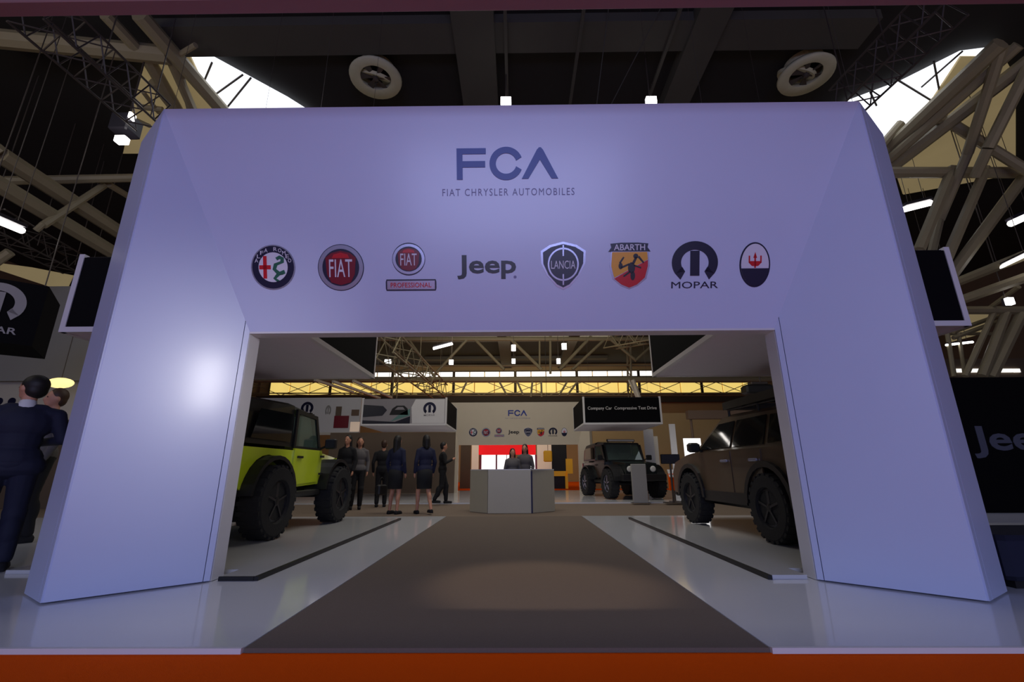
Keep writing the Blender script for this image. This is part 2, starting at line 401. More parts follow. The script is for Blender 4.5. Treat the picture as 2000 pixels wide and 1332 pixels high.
# ------------------------------------------------------------------ the portal
CX = -0.05
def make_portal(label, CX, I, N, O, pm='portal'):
    (ix, iy, iz), (nx, ny, nz), (ox, oy, oz) = [tuple(c*H for c in t) for t in (I, N, O)]
    root = thing('entrance_portal', label, 'portal', (CX, iy, 0))
    g = 0.012
    X = lambda s, v: CX+s*v
    n_h = Vector((0, -(nz-iz), -(iy-ny))).normalized()       # header normal, towards the camera
    hp = [(X(-1, ix), iy, iz), (X(1, ix), iy, iz), (X(1, nx), ny, nz), (X(-1, nx), ny, nz)]
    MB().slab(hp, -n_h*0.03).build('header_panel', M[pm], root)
    # lower lip of the header and its soffit
    MB().box(X(-1, ix), X(1, ix), iy+0.001, iy+0.16, iz-0.02, iz+0.10).build('header_lip', M['white' if pm == 'portal' else pm], root)
    for s in (-1, 1):
        n_s = Vector((-s*(iy-ny), -(nx-ix), 0)).normalized()
        # flared panel, held a little inside its edges so the joint shows
        d = Vector((s*(nx-ix), -(iy-ny), 0)); L = d.length; d /= L
        a = Vector((X(s, ix), iy, 0)); mz = (nz-iz)/L
        def q(t, z): return a+d*t+Vector((0, 0, z))
        pts = [q(0.055, 0.012), q(L-0.012, 0.012), q(L-0.012, iz+(L-0.012)*mz), q(0.055, iz+0.055*mz)]
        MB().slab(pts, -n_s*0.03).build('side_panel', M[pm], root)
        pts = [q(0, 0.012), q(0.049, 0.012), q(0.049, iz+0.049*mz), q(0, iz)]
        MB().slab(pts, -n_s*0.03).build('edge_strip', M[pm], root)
        # jamb behind the inner edge
        x0, x1 = sorted((X(s, ix), X(s, ix+0.05)))
        MB().box(x0, x1, iy+0.02, iy+0.20, 0.005, iz).build('jamb', M['white' if pm == 'portal' else pm], root)
        # narrow nose and the outer bevel
        n_o = Vector((s*(oy-ny), -(ox-nx), 0)).normalized()
        e = Vector((s*(ox-nx), oy-ny, 0)); E = e.length; e /= E; b = Vector((X(s, nx), ny, 0))
        def r(t, z): return b+e*t+Vector((0, 0, z))
        sl = (oz-nz)/E
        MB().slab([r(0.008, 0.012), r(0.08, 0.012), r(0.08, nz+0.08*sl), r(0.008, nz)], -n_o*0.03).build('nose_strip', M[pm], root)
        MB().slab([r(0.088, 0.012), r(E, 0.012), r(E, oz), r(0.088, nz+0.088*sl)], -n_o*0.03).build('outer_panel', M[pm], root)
        # dark inner frame seen only in the joints; back panel
        ib, nb, ob = a-n_s*0.05, b-n_s*0.05-n_o*0.03, b+e*(E-0.03)-n_o*0.05
        MB().rings([[ib, nb, ob, (ob.x, iy+0.22, 0), (ib.x, iy+0.22, 0)],
                    [ib+Vector((0,0,iz)), nb+Vector((0,0,nz-0.05)), ob+Vector((0,0,oz-0.05)), (ob.x, iy+0.22, oz-0.05), (ib.x, iy+0.22, iz)]]).build('leg_frame', M['joint'], root)
        MB().box(*sorted((X(s, ix+0.06), X(s, ox-0.02))), iy+0.225, iy+0.24, 0.012, oz-0.05).build('back_panel', M['white' if pm == 'portal' else pm], root)
    t = 0.05
    MB().rings([[(X(-1, ix), iy+0.03, iz+0.10), (X(1, ix), iy+0.03, iz+0.10), (X(1, ix), iy+0.20, iz+0.10), (X(-1, ix), iy+0.20, iz+0.10)],
                [(X(-1, nx-0.02), ny+0.07, nz-0.04), (X(1, nx-0.02), ny+0.07, nz-0.04), (X(1, nx-0.02), iy+0.2, nz-0.04), (X(-1, nx-0.02), iy+0.2, nz-0.04)]]).build('header_frame', M['joint'], root)
    fr = Frame((CX, iy, iz), (1, 0, 0), (0, ny-iy, nz-iz))
    return root, fr
portal, FR = make_portal('large lavender-tinted white flared portal nearest the camera, straddling the grey carpet', CX, (2.85, 4.72, 2.47), (3.70, 3.97, 4.74), (4.15, 4.275, 4.575))

# ---- lettering and emblems on the header (parts of the portal)
def bb(x0, y0, x1, y1):       # pixel box -> centre and half sizes on the header plane
    a = FR.pix(x0, (y0+y1)/2); b = FR.pix(x1, (y0+y1)/2); c = FR.pix((x0+x1)/2, y0); d = FR.pix((x0+x1)/2, y1)
    return ((a[0]+b[0])/2, (c[1]+d[1])/2, (b[0]-a[0])/2, (c[1]-d[1])/2)
class Em:
    def __init__(s, box, name, mt, outline, label):
        s.cx, s.cy, s.hw, s.hh = bb(*box); s.k = 1
        s.root = s.part(name, mt, [outline], portal, 0.001, 0.004); s.root['label'] = label
    def m(s, pts): return [(s.cx+x*s.hw, s.cy+y*s.hh) for x, y in pts]
    def part(s, name, mt, outlines, parent=None, h0=None, h1=None, rings=()):
        if h0 is None: h0 = 0.001+s.k*0.003; h1 = h0+0.003; s.k += 1
        mb = MB()
        for o in outlines: flat(mb, FR, s.m(o), h0, h1)
        for a, b in rings: strip(mb, FR, s.m(a), s.m(b), h0, h1)
        return mb.build(name, mt, parent or s.root)
    def text(s, body, cx, cy, hw, hh, mt, bold=0.0, name='lettering'):
        h0 = 0.001+s.k*0.003; s.k += 1
        return text_on(FR, body, s.cx+cx*s.hw, s.cy+cy*s.hh, hw*s.hw, hh*s.hh, h0, h0+0.003, bold).build(name, mt, s.root)
circ = lambda r, ry=None, cx=0, cy=0, n=40: arc(cx, cy, r, ry or r, 0, 360*(n-1)/n, n-1)
ring = lambda r0, r1, cx=0, cy=0, n=40, k=1: (arc(cx, cy, r1, r1*k, 0, 360, n), arc(cx, cy, r0, r0*k, 0, 360, n))
rect = lambda x0, y0, x1, y1: [(x0, y0), (x1, y0), (x1, y1), (x0, y1)]

# three big letters
cx, cy, hw, hh = bb(892, 290, 949, 351)
def L2(pts): return [(cx+x*hw, cy+y*hh) for x, y in pts]
mb = MB(); flat(mb, FR, L2([(-1, -1), (-0.6, -1), (-0.6, -0.22), (0.95, -0.22), (0.95, 0.18), (-0.6, 0.18), (-0.6, 0.63), (1, 0.63), (1, 1), (-1, 1)]), 0.001, 0.008)
mb.build('letter', M['fcablue'], portal)
cx, cy, hw, hh = bb(956, 287, 1021, 352)
mb = MB(); strip(mb, FR, L2(arc(0, 0, 1, 1, 22, 338, 36)), L2(arc(0, 0, 0.62, 0.62, 16, 344, 36)), 0.001, 0.008)
mb.build('letter', M['fcablue'], portal)
cx, cy, hw, hh = bb(1019, 288, 1090, 349)
mb = MB(); flat(mb, FR, L2([(-1, -1), (-0.64, -1), (0, 0.22), (0.64, -1), (1, -1), (0.17, 0.85), (0.05, 1), (-0.05, 1), (-0.17, 0.85)]), 0.001, 0.008)
mb.build('letter', M['fcablue'], portal)
cx, cy, hw, hh = bb(864, 368, 1122, 382)
tag(text_on(FR, 'FIAT CHRYSLER AUTOMOBILES', cx, cy, hw, hh, 0.001, 0.003, 0.0, spacing=1.25).build('lettering', M['textgrey'], portal),
    'thin faded line of small capitals below the big letters')

# 1 cross and serpent
e = Em((491, 478, 577, 566), 'emblem', M['navy'], circ(1), 'round navy emblem with a red cross and a green serpent')
e.part('rim', M['chrome'], [], rings=[ring(0.95, 1.0)])
e.k -= 1; e.part('disc', M['lwhite'], [circ(0.66)])
e.part('cross', M['red'], [rect(-0.44, -0.5, -0.28, 0.5), rect(-0.62, -0.09, -0.1, 0.09)])
e.k -= 1
sn_o = [(0.12, 0.42), (0.3, 0.52), (0.5, 0.42), (0.5, 0.2), (0.2, 0.08), (0.14, -0.08), (0.3, -0.2), (0.5, -0.12), (0.56, -0.28), (0.3, -0.36), (0.14, -0.5), (0.3, -0.6)]
sn_i = [(0.2, 0.3), (0.3, 0.36), (0.36, 0.34), (0.34, 0.26), (0.05, 0.16), (-0.02, -0.1), (0.2, -0.34), (0.4, -0.28), (0.42, -0.34), (0.16, -0.28), (-0.0, -0.5), (0.16, -0.64)]
e.part('serpent', M['green'], [], rings=[(sn_o, sn_i)])
for k, ch in enumerate('ALFA ROMEO'):
    if ch == ' ': continue
    a = math.radians(158-k*15.2)
    e.k = 1; e.text(ch, 0.81*math.cos(a), 0.81*math.sin(a), 0.075, 0.085, M['lwhite'], 0.0, 'letter')
# 2 big red roundel
def roundel(e, cx, cy, r, full=True):
    e.part('rim', M['chrome'], [], rings=[ring(0.80*r, 0.97*r, cx, cy)])
    e.k -= 1
    e.part('shield', M['darkred'], [[(cx+x*r, cy+y*r) for x, y in [(-0.66, 0.42), (-0.4, 0.62), (0, 0.72), (0.4, 0.62), (0.66, 0.42), (0.6, -0.3), (0.42, -0.64), (0, -0.76), (-0.42, -0.64), (-0.6, -0.3)]]])
    e.part('highlight_band', M['red'], [[(cx+x*r, cy+y*r) for x, y in [(-0.38, 0.4), (0.38, 0.4), (0.3, 0.56), (0, 0.64), (-0.3, 0.56)]]])
    e.k -= 1
    h0 = 0.001+e.k*0.003; letters_on(FR, 'FIAT', e.cx+cx*e.hw, e.cy+(cy-0.03*r)*e.hh, 0.5*r*e.hw, 0.38*r*e.hh, h0, h0+0.003, 0.0, M['lwhite'], e.root)
e = Em((621, 477, 711, 568), 'emblem', M['navy'], circ(1), 'large round chrome emblem with white capitals on dark red')
roundel(e, 0, 0, 1)
# 3 small red roundel over a bar
e = Em((753, 474, 852, 568), 'emblem', M['navy'], arc(-0.08, 0.32, 0.65, 0.68, 0, 351, 39), 'smaller dark red round emblem above a silver name bar')
e2 = e; cx0, cy0 = -0.08, 0.32
roundel(e, cx0, cy0, 0.65)
e.k = 0; e.part('name_bar', M['navy'], [[(-1, -0.62), (-0.97, -0.52), (0.97, -0.52), (1, -0.62), (1, -0.9), (0.97, -1), (-0.97, -1), (-1, -0.9)]])
e.part('bar_face', M['chrome'], [rect(-0.94, -0.94, 0.94, -0.58)])
e.text('PROFESSIONAL', 0, -0.76, 0.8, 0.1, M['red'], 0.01)
# 4 black word
cx, cy, hw, hh = bb(893, 498, 1008, 545)
letters_on(FR, 'Jeep', cx, cy, hw, hh, 0.001, 0.006, 0.022, M['lblack'], portal, 'bold black letter of the four-letter word in the emblem row')
cx, cy, hw, hh = bb(1003, 538, 1009, 544)
flat(MB(), FR, L2(circ(1, n=12)), 0.001, 0.003).build('registered_mark', M['textgrey'], portal)
# 5 blue shield
sh = [(-1, 0.62), (-0.6, 0.86), (0, 1), (0.6, 0.86), (1, 0.62), (0.98, 0.1), (0.72, -0.42), (0.3, -0.86), (0, -1), (-0.3, -0.86), (-0.72, -0.42), (-0.98, 0.1)]
e = Em((1056, 472, 1144, 566), 'emblem', M['chrome'], sh, 'dark blue shield emblem with a silver ring and spear')
e.part('field', M['navy'], [[(x*0.9, y*0.9) for x, y in sh]])
e.part('ring', M['chrome'], [rect(-0.03, 0.4, 0.03, 0.86), rect(-0.03, -0.8, 0.03, -0.35)], rings=[ring(0.62, 0.69, 0, 0.06)])
e.k -= 1; e.text('LANCIA', 0, 0.04, 0.54, 0.17, M['lwhite'], 0.0)
# 6 yellow and red shield
sc = [(-0.85, 0.62), (0.9, 0.62), (0.95, 0.0), (0.8, -0.55), (0.4, -0.85), (0, -1), (-0.4, -0.85), (-0.78, -0.55), (-0.92, 0.0)]
e = Em((1188, 474, 1270, 565), 'emblem', M['chrome'], [(x*1.02, y) for x, y in sc], 'yellow and red shield emblem with a black scorpion')
e.part('yellow_field', M['yellow'], [[(-0.82, 0.6), (0.84, 0.6), (0.88, 0.28), (0.3, 0.0), (-0.3, -0.3), (-0.72, -0.5), (-0.86, 0.0)]])
e.k -= 1; e.part('red_field', M['red'], [[(0.88, 0.26), (0.88, 0.0), (0.74, -0.5), (0.36, -0.8), (0, -0.93), (-0.36, -0.8), (-0.72, -0.54), (-0.3, -0.32), (0.3, -0.02)]])
e.part('scorpion', M['lblack'], [circ(0.17, 0.24, 0.1, -0.08, 14), circ(0.11, 0.2, 0.16, -0.42, 12), circ(0.12, 0.11, 0.3, 0.42, 12), circ(0.1, 0.14, -0.42, 0.0, 12),
    [(0.0, 0.04), (-0.4, -0.12), (-0.42, -0.04), (-0.02, 0.12)], [(0.1, 0.1), (0.28, 0.4), (0.38, 0.36), (0.22, 0.06)], [(0.4, 0.36), (0.66, 0.1), (0.7, 0.16), (0.46, 0.44)],
    [(-0.42, 0.1), (-0.24, 0.36), (-0.3, 0.4), (-0.5, 0.14)], [(0.2, 0.0), (0.56, -0.12), (0.56, -0.05), (0.22, 0.06)], [(0.02, -0.2), (-0.3, -0.42), (-0.26, -0.48), (0.06, -0.28)]])
e.k = 1; e.part('top_band', M['navy'], [[(-1, 0.62), (-0.86, 0.8), (-0.9, 0.96), (-0.4, 1), (0.4, 1), (0.9, 0.96), (0.86, 0.8), (1, 0.62)]])
e.text('ABARTH', 0, 0.8, 0.74, 0.13, M['lwhite'], 0.01)
# 7 round M over a word
def omega(e, cx=0, cy=0, s=1, mt=None, sy=None):
    mt = mt or M['navy']; sy = sy or s
    T = lambda pts: [(cx+x*s, cy+y*sy) for x, y in pts]
    a0, a1 = -32, 212
    return dict(outlines=[T([(-0.2, -0.62), (0.2, -0.62), (0.2, 0.55), (-0.2, 0.55)]), T([(0.84, -0.53), (0.62, -0.8), (0.42, -0.42), (0.55, -0.2)]), T([(-0.84, -0.53), (-0.62, -0.8), (-0.42, -0.42), (-0.55, -0.2)])],
                rings=[(T(arc(0, 0, 1, 1, a0, a1, 30)), T(arc(0, 0, 0.6, 0.6, a0-10, a1+10, 30)))])
c7 = bb(1312, 471, 1402, 546)
mb = MB(); om = omega(None)
for o_ in om['outlines']: flat(mb, FR, [(c7[0]+x*c7[2], c7[1]+((y+0.8)/0.9-1)*c7[3]) for x, y in o_], 0.001, 0.006)
for a, b in om['rings']: strip(mb, FR, [(c7[0]+x*c7[2], c7[1]+((y+0.8)/0.9-1)*c7[3]) for x, y in a], [(c7[0]+x*c7[2], c7[1]+((y+0.8)/0.9-1)*c7[3]) for x, y in b], 0.001, 0.006)
e7 = mb.build('emblem', M['navy'], portal); e7['label'] = 'navy rounded letter M above a small capital word'
cx, cy, hw, hh = bb(1311, 550, 1402, 563)
letters_on(FR, 'MOPAR', cx, cy, hw, hh, 0.001, 0.005, 0.0, M['navy'], e7)
# 8 oval with trident
e = Em((1444, 473, 1504, 561), 'emblem', M['navy'], circ(1), 'upright oval emblem with a red trident over dark blue')
e.part('oval_face', M['lwhite'], [circ(0.9, 0.93)])
e.part('lower_field', M['navy'], [arc(0, 0, 0.9, 0.93, 190, 350, 20)])
e.k -= 1; e.part('trident', M['red'], [rect(-0.05, -0.14, 0.05, 0.45), [(-0.12, 0.3), (0, 0.56), (0.12, 0.3)], rect(-0.42, 0.08, -0.33, 0.4), rect(0.33, 0.08, 0.42, 0.4), [(-0.42, 0.1), (-0.2, -0.06), (0.2, -0.06), (0.42, 0.1), (0.3, 0.16), (-0.3, 0.16)]])

# ------------------------------------------------------------------ hanging sign boxes over the cars
def sign_box(side, Y0, label, name_group='hanging sign boxes', xo=5.25*H):
    xi = 2.45*H
    x0, x1 = (CX-xo, CX-xi) if side < 0 else (CX+xi, CX+xo)
    z0, z1 = 2.57*H, 3.56*H; Y1 = Y0+2.88*H
    r = thing('hanging_sign_box', label, 'sign', ((x0+x1)/2, Y0, z0), name_group)
    MB().box(x0+0.03, x1-0.03, Y0+0.03, Y1-0.03, z0+0.03, z1-0.02).build('core', M['black'], r)
    MB().box(x0+0.06, x1-0.06, Y0, Y0+0.028, z0+0.06, z1-0.04).build('front_panel', M['blackfab'], r)
    MB().box(x0+0.06, x1-0.06, Y1-0.028, Y1, z0+0.06, z1-0.04).build('rear_panel', M['blackfab'], r)
    xi_ = x1 if side < 0 else x0; s = -1 if side < 0 else 1
    a, b = sorted((xi_, xi_+s*0.028)); MB().box(a, b, Y0+0.06, Y1-0.06, z0+0.06, z1-0.04).build('side_print', M['blackfab'], r)
    MB().box(x0+0.03, x1-0.03, Y0+0.03, Y1-0.03, z0+0.005, z0+0.028).build('soffit', M['soffit'], r)
    fm = MB()
    for xx in (x0-0.005, x1-0.055):
        for yy in (Y0-0.005, Y1-0.055): fm.box(xx, xx+0.06, yy, yy+0.06, z0, z1)
    for zz in (z0-0.002,):
        for yy in (Y0-0.006, Y1-0.054): fm.box(x0, x1, yy, yy+0.06, zz, zz+0.06)
        for xx in (x0-0.006, x1-0.054): fm.box(xx, xx+0.06, Y0, Y1, zz, zz+0.06)
    fm.build('frame', M['white'], r)
    for xx in (x0+0.3, x1-0.3):
        for yy in (Y0+0.4, Y1-0.4): MB().tube((xx, yy, z1-0.03), (xx, yy, ZC), 0.003, 5).build('suspension_cable', M['darksteel'], r)
    return r, Frame(((x0+x1)/2, Y0, (z0+z1)/2), (1, 0, 0), (0, 0, 1)), (x1-x0)/2, (z1-z0)/2
sign_box(-1, 5.0*H, 'black hanging sign box with white edges behind the near portal left leg')
sign_box(1, 5.0*H, 'black hanging sign box with white edges behind the near portal right leg')
rb, fb, bw, bh = sign_box(1, 16.4*H, 'distant black hanging sign with a line of grey text, over dark off-roader')
text_on(fb, 'Company Car  Compressive Test Drive', 0.0, 0.06, bw*0.88, 0.07, 0.002, 0.008, 0.0).build('lettering', M['white'], rb)
rb, fb, bw, bh = sign_box(-1, 16.4*H, 'distant hanging sign printed with a car picture and a navy rounded M', xo=5.52*H)
def pr(name, mt, pts, h=0.004): return flat(MB(), fb, [(x*bw, y*bh) for x, y in pts], 0.002, h).build(name, mt, rb)
pr('print_background', M['midgrey'], [(-0.97, -0.9), (0.97, -0.9), (0.97, 0.92), (-0.97, 0.92)])
pr('white_field', M['white'], [(0.2, -0.86), (0.95, -0.86), (0.95, 0.88), (0.26, 0.88), (0.17, 0.3)], 0.007)
pr('dark_shape', M['lblack'], [(-0.96, -0.4), (-0.5, -0.3), (-0.4, 0.1), (-0.5, 0.4), (-0.96, 0.5)], 0.007)
pr('dark_sweep', M['lblack'], [(-0.96, -0.88), (0.15, -0.88), (0.15, -0.35), (-0.2, -0.75), (-0.5, -0.7), (-0.96, -0.62)], 0.007)
pr('teal_sweep', M['teal'], [(-0.3, -0.72), (0.14, -0.3), (0.14, 0.2), (-0.1, -0.2)], 0.007)
pr('car_picture', M['black'], [(-0.34, -0.25), (-0.28, 0.2), (-0.18, 0.42), (0.0, 0.42), (0.08, 0.2), (0.1, -0.25)], 0.007)
pr('car_window_print', M['midgrey'], [(-0.22, 0.12), (-0.15, 0.32), (-0.03, 0.32), (0.02, 0.12)], 0.010)
mb = MB(); om = omega(None, 0.60*bw, 0.2*bh, 0.15*bw)
for o_ in om['outlines']: flat(mb, fb, o_, 0.007, 0.011)
for a, b in om['rings']: strip(mb, fb, a, b, 0.007, 0.011)
mb.build('emblem', M['navy'], rb)
text_on(fb, 'MOPAR', 0.60*bw, -0.28*bh, 0.13*bw, 0.03, 0.007, 0.010, 0.01).build('lettering', M['midgrey'], rb)

# far portal: smaller flare, the same lettering and emblems at a smaller size
far, FR2 = make_portal('distant second flared portal behind the reception desk', 0.08, (2.86, 22.3, 2.21), (3.35, 21.8, 4.15), (3.5, 22.0, 4.08), 'farportal')
def fmat(f, sc=1.0):
    mm = Matrix.Identity(4)
    for i in range(3): mm[i][0] = f.x[i]*sc; mm[i][1] = f.y[i]*sc; mm[i][2] = f.n[i]*sc; mm[i][3] = f.o[i]
    return mm
# art is moved from the near header plane to the far one with one uniform scale
TM = Matrix.Translation(-Vector(far.location)) @ fmat(FR2, 0.84) @ fmat(FR).inverted() @ Matrix.Translation(Vector(portal.location))
for ch in list(portal.children):
    if ch.name.split('.')[0] in ('letter', 'emblem', 'lettering', 'registered_mark'):
        c = copy_tree(ch, far); c.matrix_basis = TM

# ------------------------------------------------------------------ car platforms with dark edges
for s, nm in ((-1, 'left'), (1, 'right')):
    xe = CX+s*2.44*H; xp = CX+s*2.80*H; xo = CX+s*4.95
    r = thing('car_platform', 'low glossy car platform with dark edge under the %s off-roader' % ('lime green' if s < 0 else 'bronze brown'), 'platform', ((xe+xo)/2, 5.2*H, 0), 'car platforms')
    MB().slab([(xe, 4.79*H, 0.001), (xp, 4.79*H, 0.001), (xp, 5.1*H, 0.001), (xo, 5.1*H, 0.001), (xo, 10.35*H, 0.001), (xe, 10.35*H, 0.001)], (0, 0, 0.034)).build('deck', M['plinth'], r)
    MB().box(xe-0.02, xe+0.02, 4.77*H, 10.35*H, 0.0005, 0.036).build('edge_trim', M['black'], r)
    if s < 0: MB().box(xp, xe-0.021, 4.765*H, 4.788*H, 0.0005, 0.036).build('front_trim', M['black'], r)

# ------------------------------------------------------------------ cars
def wheel(root, x, y, r, wd, name='wheel', side=1, mt_r='rim'):
    c = Vector((x, y, r)) if name == 'wheel' else Vector((x, y, r))
    ax = (0, side, 0)
    h = wd/2
    t = MB().lathe((x, y, r), ax, [(r*0.55, -h), (r*0.9, -h), (r*0.98, -h*0.8), (r, -h*0.5), (r, h*0.5), (r*0.98, h*0.8), (r*0.9, h), (r*0.6, h), (r*0.56, h*0.7)], 28)
    for k in range(24):     # tread blocks
        a = 2*PI*k/24
        for sx in (-1, 1):
            cc = Vector((x+math.cos(a)*r*0.995, y+sx*h*0.55, r+math.sin(a)*r*0.995))
            d = Vector((math.cos(a), 0, math.sin(a))); tdir = Vector((-math.sin(a), 0, math.cos(a)))
            p = [cc-tdir*0.03-d*0.03+Vector((0, -h*0.4, 0)), cc+tdir*0.03-d*0.03+Vector((0, -h*0.4, 0)), cc+tdir*0.03-d*0.03+Vector((0, h*0.4, 0)), cc-tdir*0.03-d*0.03+Vector((0, h*0.4, 0))]
            t.hexa(p+[q+d*0.035 for q in p])
    tyre = t.build(name, M['tyre'], root)
    MB().lathe((x, y, r), ax, [(r*0.56, -h*0.5), (r*0.56, h*0.75), (r*0.5, h*0.8), (r*0.48, h*0.35), (r*0.02, h*0.3)], 24).build('rim', M[mt_r], tyre)
    for k in range(5):
        a = 2*PI*k/5+0.3; d = Vector((math.cos(a), 0, math.sin(a)))
        c0 = Vector((x, y+side*h*0.62, r))
        MB().bar(c0+d*r*0.08, c0+d*r*0.52, r*0.13, 0.03).build('spoke', M[mt_r], tyre)
    MB().lathe((x, y, r), ax, [(r*0.13, h*0.4), (r*0.12, h*0.8), (r*0.06, h*0.85)], 12).build('hub_cap', M['black'], tyre)
    return tyre
def side_poly(mb, pts, y0, y1):
    return mb.rings([[(x, y0, z) for x, z in pts], [(x, y1, z) for x, z in pts]])
def arch(cx, cz, r, a0, a1, n=9, ry=None):
    return [(cx+r*math.cos(math.radians(a0+(a1-a0)*i/n)), cz+(ry or r)*math.sin(math.radians(a0+(a1-a0)*i/n))) for i in range(n+1)]
def offroader(label, paint, light_bar=False, lamp_rim='rim', roof='softtop'):
    R = thing('off_road_vehicle', label, 'car')
    ax_r, ax_f, tr = -1.14, 1.14, 0.50
    # tub with rear wheel cut-out
    prof = [(-1.86, 0.74), (-1.86, 1.24), (0.62, 1.24), (0.62, 0.70), (-0.52, 0.66)] + arch(ax_r, 0.55, 0.60, 12, 168, 10) 
    side_poly(MB(), prof, -0.78, 0.78).build('body', M[paint], R)
    MB().box(-1.9, -1.84, -0.70, 0.70, 0.76, 1.26).build('tailgate', M[paint], R)
    # hood and grille
    MB().rings([[(0.62, -0.62, 0.75), (0.62, 0.62, 0.75), (0.62, 0.64, 1.27), (0.62, -0.64, 1.27)], [(1.80, -0.52, 0.75), (1.80, 0.52, 0.75), (1.78, 0.54, 1.18), (1.78, -0.54, 1.18)]]).build('hood', M[paint], R)
    gr = MB().box(1.79, 1.84, -0.56, 0.56, 0.76, 1.17).build('grille', M[paint], R)
    for k in range(7): MB().box(1.835, 1.85, -0.27+k*0.09-0.025, -0.27+k*0.09+0.025, 0.84, 1.10).build('slot', M['black'], gr)
    for s in (-1, 1): MB().lathe((1.83, s*0.42, 0.98), (1, 0, 0), [(0.10, 0), (0.10, 0.03), (0.07, 0.045)], 16).build('headlight', M['headlamp'], R)
    # doors, flares, mirrors, wheels
    for s in (-1, 1):
        y = s*0.78
        a, b = sorted((y-s*0.01, y+s*0.022))
        d = side_poly(MB(), [(-0.44, 0.70), (0.48, 0.74), (0.58, 0.90), (0.56, 1.27), (-0.44, 1.27)], a, b).build('door', M[paint], R)
        a2, b2 = sorted((y+s*0.02, y+s*0.05)); MB().box(-0.34, -0.18, a2, b2, 1.12, 1.155).build('handle', M['black'], d)
        for zz in (0.85, 1.15): MB().box(0.50, 0.62, a2, b2, zz, zz+0.035).build('hinge', M['black'], d)
        # door window frame with open view
        w0 = [(-0.44, 1.27), (0.56, 1.27), (0.30, 1.86), (-0.44, 1.90)]
        wi = [(-0.38, 1.31), (0.46, 1.31), (0.25, 1.80), (-0.38, 1.83)]
        fmb = MB()
        for i in range(4):
            j = (i+1) % 4; side_poly(fmb, [w0[i], w0[j], wi[j], wi[i]], *sorted((s*0.74, s*0.78)))
        fmb.build('window_frame', M['black'], R)
        side_poly(MB(), wi, *sorted((s*0.755, s*0.762))).build('side_window', M['clear'], R)
        # quarter window in the soft top
        side_poly(MB(), [(-1.66, 1.36), (-0.58, 1.36), (-0.56, 1.80), (-1.50, 1.78)], *sorted((s*0.772, s*0.782))).build('quarter_window', M['glass'], R)
        for ax in (ax_r, ax_f):
            fl = MB(); o_ = arch(ax, 0.52, 0.615, 8, 172, 12); i_ = arch(ax, 0.52, 0.56, 8, 172, 12)
            for i in range(12):
                side_poly(fl, [o_[i], o_[i+1], i_[i+1], i_[i]], *sorted((s*(0.76 if ax < 0 else 0.56), s*0.95)))
            fl.build('fender_flare', M['black'], R)
            wheel(R, ax, s*0.86, tr, 0.32, side=s, mt_r=lamp_rim)
        m_ = MB().bevbox(0.50, 0.60, *sorted((s*0.86, s*1.06)), 1.30, 1.48, 0.02); m_.tube((0.55, s*0.76, 1.30), (0.55, s*0.90, 1.36), 0.02); m_.build('wing_mirror', M['black'], R)
        MB().bevbox(-1.90, -1.82, *sorted((s*0.66, s*0.80)), 0.98, 1.22, 0.01).build('tail_lamp', M['tail'], R)
        MB().tube((-0.48, s*0.80, 0.56), (0.54, s*0.80, 0.56), 0.05).build('rock_slider', M['black'], R)
        MB().tube((-0.4, s*0.8, 0.56), (-0.4, s*0.5, 0.66), 0.025).build('slider_bracket', M['black'], R)
    # soft top: roof, back and side skirts
    st = MB()
    st.rings([[(-1.84, -0.75, 1.29), (-0.46, -0.75, 1.29), (-0.46, 0.75, 1.29), (-1.84, 0.75, 1.29)],
              [(-1.76, -0.73, 1.70), (-0.46, -0.74, 1.74), (-0.46, 0.74, 1.74), (-1.76, 0.73, 1.70)],
              [(-1.62, -0.68, 1.90), (-0.46, -0.72, 1.95), (-0.46, 0.72, 1.95), (-1.62, 0.68, 1.90)],
              [(-1.52, -0.58, 1.95), (-0.46, -0.60, 2.00), (-0.46, 0.60, 2.00), (-1.52, 0.58, 1.95)]])
    st.build('soft_top', M[roof], R, smooth=False)
    MB().rings([[(-0.48, -0.71, 1.90), (0.30, -0.69, 1.86), (0.30, 0.69, 1.86), (-0.48, 0.71, 1.90)], [(-0.48, -0.62, 1.99), (0.28, -0.60, 1.93), (0.28, 0.60, 1.93), (-0.48, 0.62, 1.99)]]).build('roof_front', M[roof], R)
    MB().slab([(-1.86, -0.5, 1.38), (-1.86, 0.5, 1.38), (-1.76, 0.48, 1.74), (-1.76, -0.48, 1.74)], (-0.02, 0, 0.0)).build('rear_window', M['glass'], R)
    # windscreen
    wf = MB()
    A, B, C_, D = (0.60, -0.70, 1.27), (0.60, 0.70, 1.27), (0.30, 0.66, 1.90), (0.30, -0.66, 1.90)
    for p, q in ((A, B), (B, C_), (C_, D), (D, A)): wf.bar(p, q, 0.06, 0.06)
    wf.build('windscreen_frame', M['black'], R)
    MB().slab([(0.60, -0.67, 1.30), (0.60, 0.67, 1.30), (0.31, 0.63, 1.87), (0.31, -0.63, 1.87)], (0.01, 0, 0.005)).build('windscreen', M['clear'], R)
    # interior: seats and steering wheel
    for s in (-1, 1):
        sb = MB().bevbox(-0.45, 0.05, *sorted((s*0.15, s*0.60)), 0.86, 1.12, 0.03); sb.bevbox(-0.50, -0.36, *sorted((s*0.15, s*0.60)), 1.1, 1.62, 0.03)
        sb.build('seat', M['black'], R)
    MB().lathe((0.34, 0.38, 1.32), (1, 0, -0.5), [(0.17, -0.015), (0.19, 0), (0.17, 0.015), (0.15, 0)], 18).build('steering_wheel', M['black'], R)
    # bumpers, spare wheel, chassis
    rbmp = MB().bevbox(-2.08, -1.88, -0.66, 0.66, 0.60, 0.80, 0.02).build('rear_bumper', M['black'], R)
    for s in (-1, 1): MB().box(-2.10, -2.08, *sorted((s*0.40, s*0.56)), 0.66, 0.74).build('reflector', M['tail'], rbmp)
